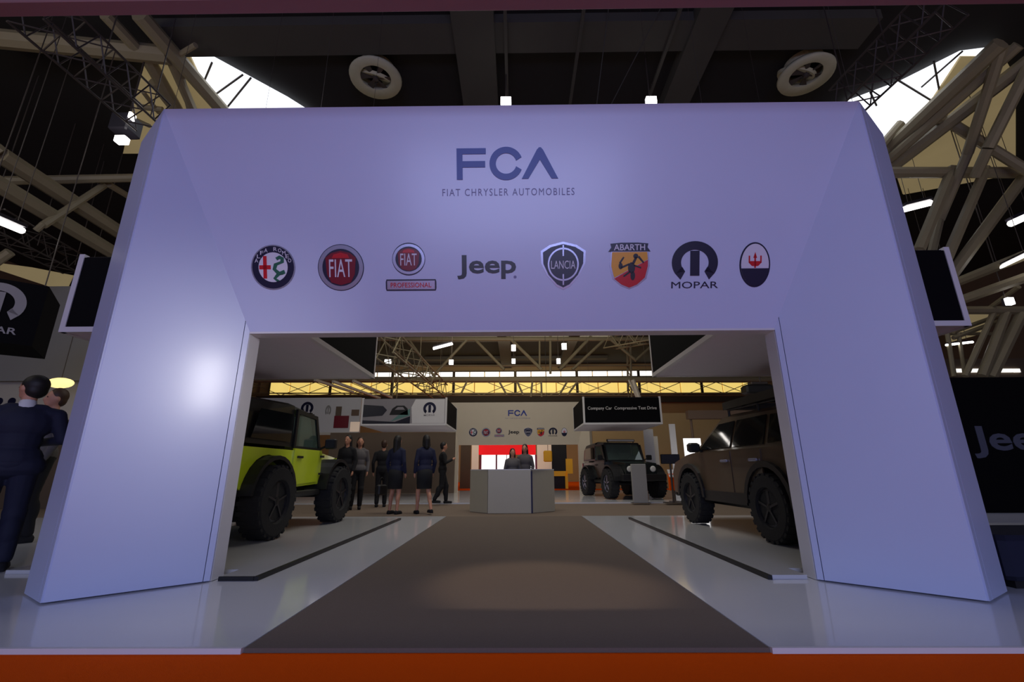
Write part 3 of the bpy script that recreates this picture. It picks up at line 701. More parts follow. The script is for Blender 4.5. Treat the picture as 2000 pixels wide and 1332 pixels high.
    MB().bevbox(1.88, 2.08, -0.78, 0.78, 0.60, 0.82, 0.02).build('front_bumper', M['black'], R)
    MB().box(-1.9, 1.9, -0.42, 0.42, 0.56, 0.74).build('chassis', M['black'], R)
    for ax in (ax_r, ax_f):
        am = MB().tube((ax, -0.75, tr), (ax, 0.75, tr), 0.06); am.ell((ax, 0.1, tr), (0.16, 0.16, 0.16)); am.build('axle', M['black'], R)
        for s in (-1, 1): MB().tube((ax, s*0.5, tr), (ax-0.05, s*0.45, 0.9), 0.04).build('shock_absorber', M['tail'] if paint == 'lime' else M['black'], R)
    sp = MB().lathe((-2.08, 0.05, 1.14), (1, 0, 0), [(0.25, -0.13), (0.44, -0.13), (0.48, -0.09), (0.48, 0.09), (0.44, 0.13), (0.25, 0.13)], 28).build('spare_wheel', M['tyre'], R)
    MB().lathe((-2.08, 0.05, 1.14), (-1, 0, 0), [(0.27, 0.0), (0.27, 0.10), (0.22, 0.11), (0.2, 0.06), (0.03, 0.06)], 24).build('rim', M['rim'], sp)
    if light_bar:
        lb = MB().bevbox(0.24, 0.32, -0.55, 0.55, 1.97, 2.06, 0.01); lb.tube((0.28, -0.5, 1.9), (0.28, -0.5, 1.99), 0.02); lb.tube((0.28, 0.5, 1.9), (0.28, 0.5, 1.99), 0.02)
        l_ = lb.build('light_bar', M['black'], R)
        MB().box(0.321, 0.33, -0.52, 0.52, 1.985, 2.045).build('lens', M['headlamp'], l_)
    return R
def place(R, a, b, ax_r=-1.14, ax_f=1.14, rot=None, z=0.042, s=1.0):
    """put the car so that its rear-right (or chosen) wheel line runs from ground point a to b"""
    R.location = (a[0], a[1], z); R.rotation_euler = (0, 0, rot); R.scale = (s, s, s)
car1 = offroader('lime green short off-roader with black soft top on the left platform', 'lime')
a = G(522, 1060); b = G(652, 1024)
ang = math.atan2(b.y-a.y, b.x-a.x)
mid = (a+b)/2; nrm = Vector((-math.sin(ang), math.cos(ang), 0))     # left of heading
place(car1, mid+nrm*0.92, None, rot=ang, s=1.0)
car3 = offroader('dark green off-roader with roof light bar on the distant right stand', 'dpaint', True, 'chrome')
c = G(1226, 978); place(car3, (c.x+0.12, c.y+1.5), None, rot=math.radians(-79), z=0.045, s=0.96)

def suv(label):
    R = thing('sport_utility_vehicle', label, 'car'); p = 'brown'
    ar, af, tr = -1.2, 1.2, 0.43
    prof = [(-2.02, 0.52), (-2.08, 0.80), (-2.04, 1.20), (0.98, 1.20), (1.30, 1.17), (1.88, 1.05), (2.04, 0.85), (2.02, 0.50), (1.70, 0.46)] + arch(af, 0.46, 0.50, 0, 180, 10) + arch(ar, 0.46, 0.50, 0, 180, 10)
    side_poly(MB(), prof, -0.88, 0.88).build('body', M[p], R)
    # tumblehome cabin
    b0 = [(-2.02, -0.86, 1.20), (0.98, -0.86, 1.20), (0.98, 0.86, 1.20), (-2.02, 0.86, 1.20)]
    t0 = [(-1.86, -0.70, 1.68), (0.22, -0.68, 1.72), (0.22, 0.68, 1.72), (-1.86, 0.70, 1.68)]
    t1 = [(-1.74, -0.60, 1.74), (0.10, -0.58, 1.78), (0.10, 0.58, 1.78), (-1.74, 0.60, 1.74)]
    MB().rings([b0, t0, t1]).build('cabin', M[p], R)
    def cab(s, x, f):      # a point on the cabin side: x along, f from belt (0) to roof (1)
        return Vector((x, s*(0.86-0.165*f+0.006), 1.20+0.49*f))
    for s in (-1, 1):
        for nm, q in (('front_side_window', [(-0.28, .08), (0.78, .08), (0.22, .88), (-0.28, .90)]), ('rear_side_window', [(-1.18, .08), (-0.36, .08), (-0.36, .90), (-1.14, .90)]), ('quarter_window', [(-1.84, .14), (-1.28, .10), (-1.24, .88), (-1.72, .84)])):
            MB().slab([cab(s, x, f) for x, f in q], (0, s*0.012, 0.004)).build(nm, M['glass'], R)
        for x0, x1 in ((-0.32, 0.80), (-1.14, -0.34)):
            y = s*0.88
            d = side_poly(MB(), [(x0+0.01, 0.56), (x1-0.01, 0.56), (x1-0.01, 1.18), (x0+0.01, 1.18)], *sorted((y-s*0.01, y+s*0.012))).build('door', M[p], R)
            MB().bevbox(x0+0.08, x0+0.28, *sorted((y+s*0.012, y+s*0.045)), 1.02, 1.06, 0.008).build('handle', M['chrome'], d)
        for ax in (ar, af):
            o_ = arch(ax, 0.46, 0.56, 0, 180, 12); i_ = arch(ax, 0.46, 0.485, 0, 180, 12); fl = MB()
            for i in range(12): side_poly(fl, [o_[i], o_[i+1], i_[i+1], i_[i]], *sorted((s*0.80, s*0.93)))
            fl.build('wheel_arch_trim', M['black'], R)
            wheel(R, ax, s*0.82, tr, 0.26, side=s)
        MB().bevbox(0.62, 0.76, *sorted((s*0.90, s*1.10)), 1.20, 1.36, 0.03).tube((0.7, s*0.85, 1.21), (0.7, s*0.93, 1.26), 0.025).build('wing_mirror', M['black'], R)
        tl = MB().bevbox(-2.10, -1.98, *sorted((s*0.62, s*0.885)), 0.96, 1.18, 0.02).build('tail_lamp', M['tail'], R)
        MB().bevbox(1.92, 2.04, *sorted((s*0.50, s*0.80)), 0.84, 0.98, 0.02).build('headlight', M['headlamp'], R)
        MB().box(-0.66, 0.66, *sorted((s*0.86, s*0.91)), 0.42, 0.58).build('sill', M['black'], R)
        r_ = MB().tube((-1.7, s*0.62, 1.83), (0.10, s*0.60, 1.86), 0.022); 
        for x in (-1.65, -0.8, 0.05): r_.tube((x, s*0.62, 1.72), (x, s*0.62, 1.84), 0.02)
        r_.build('roof_rail', M['black'], R)
    rk = MB()
    for x in (-1.6, -1.2, -0.8, -0.4, 0.0): rk.box(x-0.025, x+0.025, -0.66, 0.66, 1.86, 1.89)
    rk.box(-1.7, 0.1, -0.68, -0.65, 1.86, 1.98); rk.box(-1.7, 0.1, 0.65, 0.68, 1.86, 1.98); rk.box(-1.72, -1.69, -0.68, 0.68, 1.86, 1.98); rk.box(0.09, 0.12, -0.68, 0.68, 1.86, 1.98)
    rk.build('roof_rack', M['black'], R)
    MB().slab([(-2.03, -0.72, 1.26), (-2.03, 0.72, 1.26), (-1.90, 0.62, 1.64), (-1.90, -0.62, 1.64)], (-0.015, 0, 0.004)).build('rear_window', M['glass'], R)
    MB().slab([(0.95, -0.78, 1.23), (0.95, 0.78, 1.23), (0.26, 0.62, 1.69), (0.26, -0.62, 1.69)], (0.01, 0, 0.014)).build('windscreen', M['glass'], R)
    MB().bevbox(-2.16, -2.0, -0.88, 0.88, 0.42, 0.74, 0.03).build('rear_bumper', M['black'], R)
    MB().bevbox(1.98, 2.12, -0.86, 0.86, 0.42, 0.72, 0.03).build('front_bumper', M['black'], R)
    MB().box(2.03, 2.06, -0.4, 0.4, 0.80, 0.95).build('grille', M['black'], R)
    MB().box(-2.10, -2.08, -0.26, 0.26, 0.84, 0.95).build('plate_recess', M['black'], R)
    MB().box(-1.9, 1.9, -0.6, 0.6, 0.34, 0.5).build('chassis', M['black'], R)
    MB().box(-1.75, 0.1, 0.60, 0.605, 1.80, 1.801).v
    return R
car2 = suv('bronze brown estate off-roader with black roof rack on the right platform')
a = G(1508, 1066); b = G(1366, 1028)
ang = math.atan2(b.y-a.y, b.x-a.x)
mid = (a+b)/2; nrm = Vector((math.sin(ang), -math.cos(ang), 0))
place(car2, mid+nrm*0.88, None, rot=ang, s=1.0)

# ------------------------------------------------------------------ reception desk
dk = thing('reception_desk', 'pale grey faceted reception desk standing in the middle of the carpet aisle', 'desk', tuple(G(1000, 1003)))
Yd = G(1000, 1003).y; zt = P(1000, 918, Yd).z
def X_(px, Y, py=960): return P(px, py, Y).x
xa, xb, xc, xd = X_(918, Yd+0.55), X_(953, Yd), X_(1037, Yd), X_(1083, Yd+0.55)
MB().slab([(xb, Yd, 0.005), (xc, Yd, 0.005), (xc, Yd, zt), (xb, Yd, zt)], (0, 0.05, 0)).build('front_panel', M['desk'], dk)
MB().slab([(xa, Yd+0.55, 0.005), (xb-0.012, Yd+0.03, 0.005), (xb-0.012, Yd+0.03, zt), (xa, Yd+0.55, zt)], (0.02, 0.05, 0)).build('left_panel', M['desk'], dk)
MB().slab([(xc+0.045, Yd+0.08, 0.005), (xd, Yd+0.55, 0.005), (xd, Yd+0.55, zt), (xc+0.045, Yd+0.08, zt)], (-0.02, 0.05, 0)).build('right_panel', M['desk'], dk)
MB().slab([(xa+0.05, Yd+0.60, 0), (xb, Yd+0.06, 0), (xc+0.02, Yd+0.06, 0), (xd-0.05, Yd+0.60, 0), (xd-0.05, Yd+0.75, 0), (xa+0.05, Yd+0.75, 0)], (0, 0, zt-0.03)).build('carcass', M['joint'], dk)
MB().slab([(xa, Yd+0.56, zt), (xb, Yd, zt), (xc, Yd, zt), (xd, Yd+0.56, zt), (xd, Yd+0.8, zt), (xa, Yd+0.8, zt)], (0, 0, 0.02)).build('worktop', M['white'], dk)

# ------------------------------------------------------------------ people
def person(label, loc, rot, height=1.75, pose='stand', female=False, top='suit', legs='blackcloth', skirt=False, hair='hair', skin='skin', vox=0.016, hairlen=0.0, head_turn=0.0, bag=None, shoes='blackcloth', hands=False, cut=0.0, arms='down'):
    s = height/1.80
    R = thing('person', label, 'person')
    V = lambda x, y, z: Vector((x*s, y*s, z*s))
    # facing +y
    sw = 0.175 if female else 0.205
    hipw = 0.09
    stride = 0.0 if pose != 'walk' else 0.16
    hip = [V(-hipw, 0, 0.93), V(hipw, 0, 0.93)]
    knee = [V(-hipw-0.01, 0.04+stride*0.6, 0.50), V(hipw+0.01, 0.02-stride*0.3, 0.50)]
    ank = [V(-hipw-0.01, -0.02+stride, 0.09), V(hipw+0.02, -0.03-stride*1.2, 0.09+stride*0.2)]
    sh = [V(-sw, 0, 1.425), V(sw, 0, 1.425)]
    if arms == 'down':
        el = [V(-sw-0.06, -0.03, 1.17), V(sw+0.06, -0.03, 1.17)]
        wr_ = [V(-sw-0.05, 0.06, 0.92), V(sw+0.05, 0.06, 0.92)]
    elif arms == 'front':
        el = [V(-sw-0.07, 0.0, 1.18), V(sw+0.07, 0.0, 1.18)]
        wr_ = [V(-0.10, 0.26, 1.22), V(0.10, 0.28, 1.16)]
    else:   # one raised with phone
        el = [V(-sw-0.06, -0.03, 1.17), V(sw+0.05, 0.05, 1.18)]
        wr_ = [V(-sw-0.05, 0.06, 0.92), V(sw-0.04, 0.27, 1.28)]
    hd = V(0, 0.02, 1.68)
    rz = Matrix.Rotation(head_turn, 3, 'Z')
    HR = lambda x, y, z: hd + rz @ (Vector((x, y, z))*s)
    b = MB()
    # torso and pelvis (one connected surface after the voxel remesh)
    b.ell(V(0, 0, 0.98), (0.165*s, 0.115*s, 0.13*s)); b.ell(V(0, 0, 1.15), (0.135*s, 0.095*s, 0.16*s)); b.ell(V(0, 0, 1.33), (0.165*s if female else 0.185*s, 0.11*s, 0.17*s))
    b.capsule(V(-sw*0.72, 0, 1.42), V(sw*0.72, 0, 1.42), 0.05*s, 0.05*s); b.capsule(V(0, 0, 1.45), V(0, 0.01, 1.60), 0.055*s, 0.05*s)
    for k in (0, 1):
        b.capsule(hip[k], knee[k], 0.085*s, 0.055*s); b.capsule(knee[k], ank[k], 0.055*s, 0.036*s)
        b.ell((knee[k]*0.62+ank[k]*0.38)+V(0, -0.015, 0), (0.05*s, 0.055*s, 0.11*s))
        b.capsule(ank[k]+V(0, -0.02, -0.04), ank[k]+V(0, 0.14, -0.06), 0.036*s, 0.026*s)
        b.capsule(sh[k]+V(0, 0, -0.02), el[k], 0.044*s, 0.038*s); b.capsule(el[k], wr_[k], 0.038*s, 0.026*s)
        d = (wr_[k]-el[k]).normalized(); side = Vector((1, 0, 0))*(-1 if k else 1)
        if arms == 'front': side = Vector((0, 0, 1))
        pal = wr_[k]+d*0.05*s
        lat = d.cross(side).normalized()
        b.capsule(wr_[k], pal+d*0.03*s+lat*0.012*s, 0.022*s, 0.022*s); b.capsule(wr_[k], pal+d*0.03*s-lat*0.02*s, 0.022*s, 0.02*s)
        if hands:
            for f, (o_, L) in enumerate(((-0.030, 0.060), (-0.010, 0.075), (0.011, 0.072), (0.031, 0.055))):
                p0 = pal+d*0.035*s+lat*o_*s; p1 = p0+d*L*0.55*s+side*0.006*s; p2 = p1+d*L*0.45*s+side*0.022*s
                b.capsule(p0, p1, 0.0095*s, 0.0085*s, 8, 3); b.capsule(p1, p2, 0.0085*s, 0.0075*s, 8, 3)
            t0 = wr_[k]+d*0.025*s+lat*0.03*s; t1 = t0+d*0.03*s+lat*0.03*s+side*0.01*s; t2 = t1+d*0.03*s+side*0.012*s
            b.capsule(t0, t1, 0.012*s, 0.010*s, 8, 3); b.capsule(t1, t2, 0.010*s, 0.009*s, 8, 3)
        else:
            for o_, L in ((-0.024, 0.07), (0.0, 0.085), (0.024, 0.07)): b.capsule(pal+lat*o_*s, pal+d*L*s+lat*o_*s+side*0.015*s, 0.012*s, 0.009*s, 8, 3)
            b.capsule(wr_[k]+d*0.02*s, wr_[k]+d*0.06*s+lat*0.045*s, 0.012*s, 0.010*s, 8, 3)
    # head with face
    b.ell(hd, (0.076*s, 0.095*s, 0.115*s), rot=rz); b.ell(HR(0, 0.035, -0.065), (0.052*s, 0.055*s, 0.055*s), rot=rz)
    b.capsule(HR(0, 0.09, 0.005), HR(0, 0.108, -0.03), 0.010*s, 0.015*s, 8, 3)
    b.ell(HR(0, 0.085, -0.065), (0.026*s, 0.014*s, 0.010*s), rot=rz)
    for k in (-1, 1): b.ell(HR(k*0.078, -0.005, -0.01), (0.012*s, 0.022*s, 0.034*s), rot=rz)
    b.build('body', M[skin], R, remesh=vox)
    ey = MB()
    for k in (-1, 1): ey.ell(HR(k*0.030, 0.086, 0.008), (0.011*s, 0.007*s, 0.007*s), 8, 5)
    ey.build('eyes', M['lblack'], R, smooth=True)
    # hair
    hm = MB(); hm.ell(HR(0, -0.026, 0.032), (0.088*s, 0.100*s, 0.106*s), rot=rz); hm.ell(HR(0, -0.045, -0.02), (0.080*s, 0.070*s, 0.085*s), rot=rz)
    if hairlen:
        hm.capsule(HR(0, -0.06, 0.0), HR(0, -0.085, -hairlen), 0.085*s, 0.06*s)
        for k in (-1, 1): hm.capsule(HR(k*0.06, -0.03, 0), HR(k*0.075, -0.05, -hairlen*0.8), 0.038*s, 0.03*s)
    hm.build('hair', M[hair], R, remesh=max(vox, 0.012))
    # upper garment
    j = MB(); lo = 0.86 if not female else 0.92
    j.ell(V(0, 0, 1.0), (0.188*s, 0.135*s, 0.15*s)); j.ell(V(0, 0, 1.16), (0.158*s, 0.115*s, 0.17*s)); j.ell(V(0, 0, 1.33), (0.185*s if female else 0.21*s, 0.13*s, 0.18*s))
    j.capsule(V(-sw*0.8, 0, 1.43), V(sw*0.8, 0, 1.43), 0.066*s, 0.066*s); j.capsule(V(-0.10, 0, 1.47), V(0.10, 0, 1.47), 0.055*s, 0.055*s)
    if not female and top == 'suit': j.capsule(V(-0.1, 0, 0.92), V(0.1, 0, 0.92), 0.12*s, 0.12*s)
    for k in (0, 1):
        j.capsule(sh[k], el[k], 0.062*s, 0.050*s); j.capsule(el[k], el[k]*0.08+wr_[k]*0.92, 0.050*s, 0.040*s)
    j.build('jacket' if top == 'suit' else 'shirt', M[top], R, remesh=max(vox, 0.012))
    if top == 'suit':
        MB().capsule(V(0, -0.005, 1.49), V(0, 0.0, 1.525), 0.064*s, 0.058*s).build('collar', M['shirtw'], R, smooth=True)
    if skirt:
        MB().rings([[V(0.175*math.cos(2*PI*i/20), 0.13*math.sin(2*PI*i/20), 1.02) for i in range(20)], [V(0.19*math.cos(2*PI*i/20), 0.15*math.sin(2*PI*i/20), 0.88) for i in range(20)], [V(0.18*math.cos(2*PI*i/20), 0.145*math.sin(2*PI*i/20), 0.56) for i in range(20)]]).build('skirt', M[legs], R, smooth=True)
    else:
        t = MB(); t.ell(V(0, 0, 0.96), (0.18*s, 0.13*s, 0.13*s))
        for k in (0, 1): t.capsule(hip[k], knee[k], 0.10*s, 0.072*s); t.capsule(knee[k], ank[k]+V(0, 0, 0.02), 0.078*s, 0.060*s); t.ell((knee[k]*0.62+ank[k]*0.38)+V(0, -0.018, 0), (0.07*s, 0.078*s, 0.16*s)); t.ell(knee[k], (0.08*s, 0.085*s, 0.10*s))
        t.build('trousers', M[legs], R, remesh=max(vox, 0.012))
    shm = MB()
    for k in (0, 1):
        g = ank[k].z/s-0.09
        shm.capsule(ank[k]+V(0, -0.03, -0.045), ank[k]+V(0, 0.16, -0.055), 0.046*s, 0.036*s); shm.box(ank[k].x-0.04*s, ank[k].x+0.04*s, ank[k].y-0.07*s, ank[k].y+0.18*s, ank[k].z-0.09*s, ank[k].z-0.065*s)
    shm.build('shoes', M[shoes], R, remesh=max(vox, 0.012))
    R.location = loc; R.rotation_euler = (0, 0, rot)
    if bag:
        bp = thing('handbag', bag, 'bag')
        MB().bevbox(-0.16, 0.16, -0.06, 0.06, 0.0, 0.24, 0.03).build('bag_body', M['black'], bp)
        st = MB(); pts = arc(0, 0.24, 0.10, 0.16, 0, 180, 10)
        for i in range(10): st.tube((pts[i][0], 0, pts[i][1]), (pts[i+1][0], 0, pts[i+1][1]), 0.008, 6)
        st.build('strap', M['black'], bp)
        rr = Matrix.Rotation(rot, 3, 'Z'); w0 = Vector(loc)+rr @ (wr_[0]+V(0, 0.0, -0.10))
        bp.location = w0+Vector((-0.16, -0.02, -0.40)); bp.rotation_euler = (0, 0, rot+PI/2)
    return R
def stand_at(px, py, zf=0.0): g = G(px, py, zf); return (g.x, g.y, zf)
def hpix(px, head_y, foot_y, zf=0.0):
    g = G(px, foot_y, zf); return P(px, head_y, g.y).z-zf
# foreground man in the dark suit, half behind the portal
g = G(-40, 1118); hm_ = P(68, 735, g.y).z
person('man in dark navy suit standing at the left edge, looking left', (g.x, g.y, 0), math.radians(40), hm_, top='suit', legs='suit', vox=0.009, head_turn=math.radians(45), hands=True, arms='front').scale = (1.15, 1.15, 1.0)
g = P(118, 760, 6.9); person('fair-haired person in grey, mostly hidden behind the suited man', (g.x, 6.9, 0), math.radians(150), g.z, top='greycloth', legs='blackcloth', hair='hairb', vox=0.016)
# group beyond the lime car
def P_(px, hy, fy, label, rot, **k):
    zf = 0.0 if G(px, fy).y < aisle_y1 else 0.035
    person(label, stand_at(px, fy, zf), math.radians(rot), hpix(px, hy, fy, zf), **k)
P_(668, 850, 998, 'woman with long black hair standing just behind the lime off-roader front wheel', 170, female=True, top='blackcloth', legs='blackcloth', hairlen=0.28)
P_(693, 854, 995, 'brown-haired woman in grey top and black trousers beside the lime off-roader', 200, female=True, top='greycloth', legs='blackcloth', hair='hairb', hairlen=0.14)
P_(768, 851, 1004, 'long-haired woman in dark skirt with bare legs, left of the chatting pair', -20, female=True, top='bluecloth', legs='blackcloth', skirt=True, hair='hair', hairlen=0.30, bag='black handbag held low beside the long-haired woman with bare legs')
P_(826, 850, 1004, 'woman in dark blue top and skirt, right of the chatting pair', 30, pose='walk', female=True, top='bluecloth', legs='blackcloth', skirt=True, hairlen=0.16)
P_(862, 864, 984, 'man in black jacket looking at his phone beside the far portal leg', -75, pose='walk', top='blackcloth', legs='blackcloth', arms='phone')
P_(742, 860, 990, 'dim figure in dark clothes standing behind the chatting pair of women', 10, top='blackcloth', legs='blackcloth', hair='hairb')
# hostesses behind the desk
for px, hy, lab, yy, rt in ((1001, 876, 'dark-haired hostess at left behind the reception desk', Yd+1.15, 190), (1025, 868, 'taller dark-haired hostess at right behind the reception desk', Yd+1.5, 170)):
    p = P(px, hy, yy); person(lab, (p.x, yy, 0), math.radians(rt), p.z, female=True, top='greycloth', legs='blackcloth', hairlen=0.2)

# ------------------------------------------------------------------ roof trusses, ducts, lamps
def tubes(root, segs, name='strut', mt='steel'):
    for seg in segs:
        (x0, y0, Y0), (x1, y1, Y1), wpx = seg
        a = P(x0, y0, Y0); b = P(x1, y1, Y1)
        if Y0 > 0 and a.z > ZC-0.45: a = G(x0, y0, ZC-0.45)
        if b.z > ZC-0.45: b = G(x1, y1, ZC-0.45)
        dist = ((a+b)/2-CAM).length
        MB().tube(a, b, wpx/2/F_PX*dist*0.95, 8).build(name, M[mt], root)
rt = thing('roof_truss', 'beige tubular roof truss at upper right with fanning struts', 'truss', tuple(P(1840, 560, 10)), 'tubular roof trusses')
tubes(rt, [((1736, 292, 11), (1955, 84, 8.5), 20), ((1736, 312, 11), (1990, 88, 8.4), 14), ((1742, 326, 11.2), (2040, 96, 8.3), 18), ((1700, 310, 11), (1760, 240, 11), 12),
           ((1958, 90, 8.5), (1890, 300, 10), 13), ((1890, 300, 10), (1835, 430, 11), 12), ((2010, 130, 8.5), (1930, 290, 9.5), 14), ((1930, 290, 9.5), (1905, 345, 10), 13),
           ((1812, 230, 10), (1852, 236, 10), 14), ((1850, 236, 10), (2010, 336, 10), 13), ((1740, 258, 11), (1800, 236, 11), 8)], 'strut')
tubes(rt, [((1560, 337, 10.5), (2300, 337, 10.5), 15)], 'chord')
tubes(rt, [((1736, 292, 11), (1650, 337, 11), 16), ((1742, 326, 11.2), (1700, 337, 11), 15), ((1835, 430, 11), (1792, 610, 10.3), 12), ((1795, 490, 10), (1790, 620, 10.3), 13), ((1842, 522, 10), (1792, 622, 10.3), 13), ((1850, 548, 10), (1793, 625, 10.3), 13)], 'strut')
cpt = P(1790, 630, 10.3)
rc = thing('roof_column', 'round beige column behind the near portal right leg carrying the fanning struts', 'column', (cpt.x, cpt.y, 0))
MB().tube((cpt.x, cpt.y, 0.0), cpt, 0.16, 16).build('shaft', M['steel'], rc); MB().tube((cpt.x, cpt.y, 0.0), (cpt.x, cpt.y, 0.04), 0.3, 16).build('base_plate', M['steel'], rc)
tubes(rt, [((1860, 330, 10.5), (1795, 490, 10), 15), ((1925, 330, 10.5), (1842, 522, 10), 14), ((2000, 345, 10.5), (1850, 548, 10), 15), ((1848, 545, 10), (1800, 700, 10.5), 14)], 'strut')
rt2 = thing('roof_truss', 'grey lattice girder low at right, with fanned columns above the dark wall', 'truss', tuple(P(1900, 620, 14)), 'tubular roof trusses')
tubes(rt2, [((1852, 558, 12), (2060, 475, 9.5), 14), ((1860, 592, 12), (2060, 522, 10), 14), ((1862, 606, 13), (2060, 606, 13), 12)], 'chord')
tubes(rt2, [((1940, 612, 13), (1885, 735, 13), 8), ((1965, 612, 13), (1918, 735, 13), 12), ((1995, 614, 13), (1935, 738, 13), 14), ((1862, 648, 14), (1962, 612, 14), 6), ((1862, 660, 14), (1965, 622, 14), 6), ((1850, 650, 14), (1864, 735, 14), 6),
            ((1872, 650, 14), (1885, 735, 14), 5), ((1935, 600, 13), (1990, 560, 12), 6), ((1842, 652, 16), (1958, 652, 16), 5)], 'strut')
lt = thing('roof_truss', 'beige tubular roof truss at upper left in front of the skylight', 'truss', tuple(P(300, 200, 10)), 'tubular roof trusses')
tubes(lt, [((-40, 72, 9), (330, 108, 10), 24)], 'chord')
tubes(lt, [((205, 28, 8.8), (282, 110, 9.6), 16), ((272, 28, 8.8), (435, 216, 10), 22), ((285, 108, 9.6), (350, 222, 10.5), 18), ((330, 108, 10), (380, 222, 10.5), 14), ((355, 150, 10), (372, 222, 10.4), 9),
           ((300, 160, 10), (350, 225, 10.5), 14), ((345, 110, 9.8), (382, 88, 9.6), 8), ((270, 208, 10), (318, 214, 10), 8), ((268, 235, 10), (292, 246, 10), 6), ((280, 180, 10), (310, 220, 10), 6)], 'strut')
lt2 = thing('roof_truss', 'beige tubular truss with crossing braces at middle left', 'truss', tuple(P(100, 400, 10)), 'tubular roof trusses')
tubes(lt2, [((-40, 270, 8.5), (0, 302, 8.8), 22), ((0, 302, 8.8), (420, 575, 17), 20), ((-40, 338, 8.5), (400, 600, 17), 20), ((-40, 354, 10), (420, 344, 12), 12)], 'chord')
tubes(lt2, [((203, 362, 11.2), (84, 440, 10), 10), ((212, 360, 11.2), (252, 384, 12), 9), ((86, 436, 10), (70, 450, 10), 8), ((-20, 520, 10), (20, 492, 10), 12)], 'strut')
def lattice(name, label, A, B, wid, n, mt='darksteel', r=0.022, group='lattice lighting trusses'):
    root = thing(name, label, 'truss', tuple(A), group)
    d = (B-A).normalized(); x = d.cross(Vector((0, 0, 1))).normalized()*wid/2; y = Vector((0, 0, wid/2))
    cs = [(-1, -1), (1, -1), (1, 1), (-1, 1)]
    for sx, sy in cs: MB().tube(A+x*sx+y*sy, B+x*sx+y*sy, r, 6).build('chord', M[mt], root)
    for k in range(n):
        p = A+(B-A)*(k/n); q = A+(B-A)*((k+1)/n)
        for i in range(4):
            a, b = cs[i], cs[(i+1) % 4]
            if k % 2: a, b = b, a
            MB().tube(p+x*a[0]+y*a[1], q+x*b[0]+y*b[1], r*0.6, 5).build('brace', M[mt], root)
    if max(A.z, B.z) < ZC-0.1:
        for t in (0.03, 0.5, 0.97): q = A+(B-A)*t; MB().tube(q, (q.x, q.y, ZC), 0.012, 5).build('hanger', M[mt], root)
    return root
lattice('lattice_truss', 'dark lattice truss rising from the portal top right corner', G(1650, 200, 8.0), G(1850, 0, 8.0), 0.55, 9)
lattice('lattice_truss', 'dark lattice truss running past the left skylight corner', G(300, 230, 8.0), G(60, 10, 8.0), 0.6, 9)
lattice('lattice_truss', 'grey lattice truss above the dark hanging banner at far left', P(-30, 425, 9), P(150, 520, 12.5), 0.55, 8, 'darksteel')
lattice('lattice_truss', 'pale lattice truss seen through the opening above the picture sign', P(745, 665, 16), P(860, 765, 30), 0.9, 14, 'steel', 0.04)
lattice('lattice_truss', 'pale upright lattice tower seen through the opening at left', Vector((P(780, 640, 27).x, 27, ZC)), P(770, 780, 27), 1.0, 9, 'steel', 0.045)
lattice('lattice_truss', 'pale upright lattice tower seen through the opening at right', Vector((P(1228, 640, 30).x, 30, ZC)), P(1230, 775, 30), 0.9, 9, 'steel', 0.045)
# far transverse truss seen through the opening
ft = thing('roof_truss', 'wide transverse roof truss seen through the portal opening', 'truss', tuple(P(1000, 740, 28)), 'tubular roof trusses')
YT = 28
tubes(ft, [((300, 741, YT), (1800, 741, YT), 11), ((300, 662, YT), (1800, 662, YT), 9), ((300, 714, YT+2), (1800, 714, YT+2), 4)], 'chord')
tubes(ft, [((915, 660, YT), (848, 732, YT), 6), ((925, 660, YT), (985, 722, YT), 6), ((990, 655, YT), (1058, 722, YT), 7), ((1155, 657, YT), (1093, 722, YT), 7), ((1182, 662, YT), (1118, 722, YT), 6), ((1192, 662, YT), (1240, 702, YT), 6),
           ((1075, 655, YT), (1075, 730, YT), 5), ((1054, 660, YT), (1054, 722, YT), 4), ((850, 738, YT), (800, 665, YT), 5), ((1240, 705, YT), (1290, 660, YT), 5),
           ((700, 738, YT), (640, 665, YT), 5), ((580, 738, YT), (640, 665, YT), 5), ((1330, 738, YT), (1400, 665, YT), 5), ((1470, 738, YT), (1400, 665, YT), 5),
           ((1040, 742, YT), (1037, 775, YT), 4), ((1057, 742, YT), (1058, 775, YT), 4), ((912, 745, YT), (900, 770, YT), 4), ((975, 745, YT), (990, 772, YT), 4), ((1010, 745, YT), (1022, 772, YT), 4), ((1108, 745, YT), (1092, 772, YT), 4), ((1128, 745, YT), (1108, 772, YT), 4)], 'strut')
lattice('lattice_truss', 'long low lattice girder crossing in front of the warm clerestory windows', P(478, 757, 38), P(1540, 757, 38), 1.15, 16, 'steel', 0.05)
lattice('lattice_truss', 'pale lattice girder under the roof at upper right of the opening', P(1190, 668, 26), P(1330, 640, 20), 0.8, 8, 'steel', 0.04)
# leaning white columns at right of opening
tc = thing('leaning_column', 'pale leaning steel column between the truss and the black sign', 'column', tuple(P(1250, 785, 26)))
tubes(tc, [((1236, 742, 26), (1256, 800, 26), 9), ((1228, 742, 26), (1243, 775, 26), 4)], 'shaft', 'offwhite')
# light strips at left of opening (bright slanted battens)
for k, (x0, y0, x1, y1) in enumerate(((650, 745, 742, 778), (690, 744, 764, 776), (615, 742, 690, 766))):
    a = P(x0, y0, 22); b = P(x1, y1, 26)
    o = thing('slanted_batten', ('longest', 'rightmost', 'leftmost')[k]+' of three cream slanted battens above the picture sign', 'batten', tuple(a), 'slanted roof battens')
    MB().bar(a, b, 0.12, 0.12).build('bar', M['offwhite'], o)
    for t in (0.1, 0.9): q = a+(b-a)*t; MB().tube(q, (q.x, q.y, ZC), 0.012, 5).build('hanger', M['darksteel'], o)

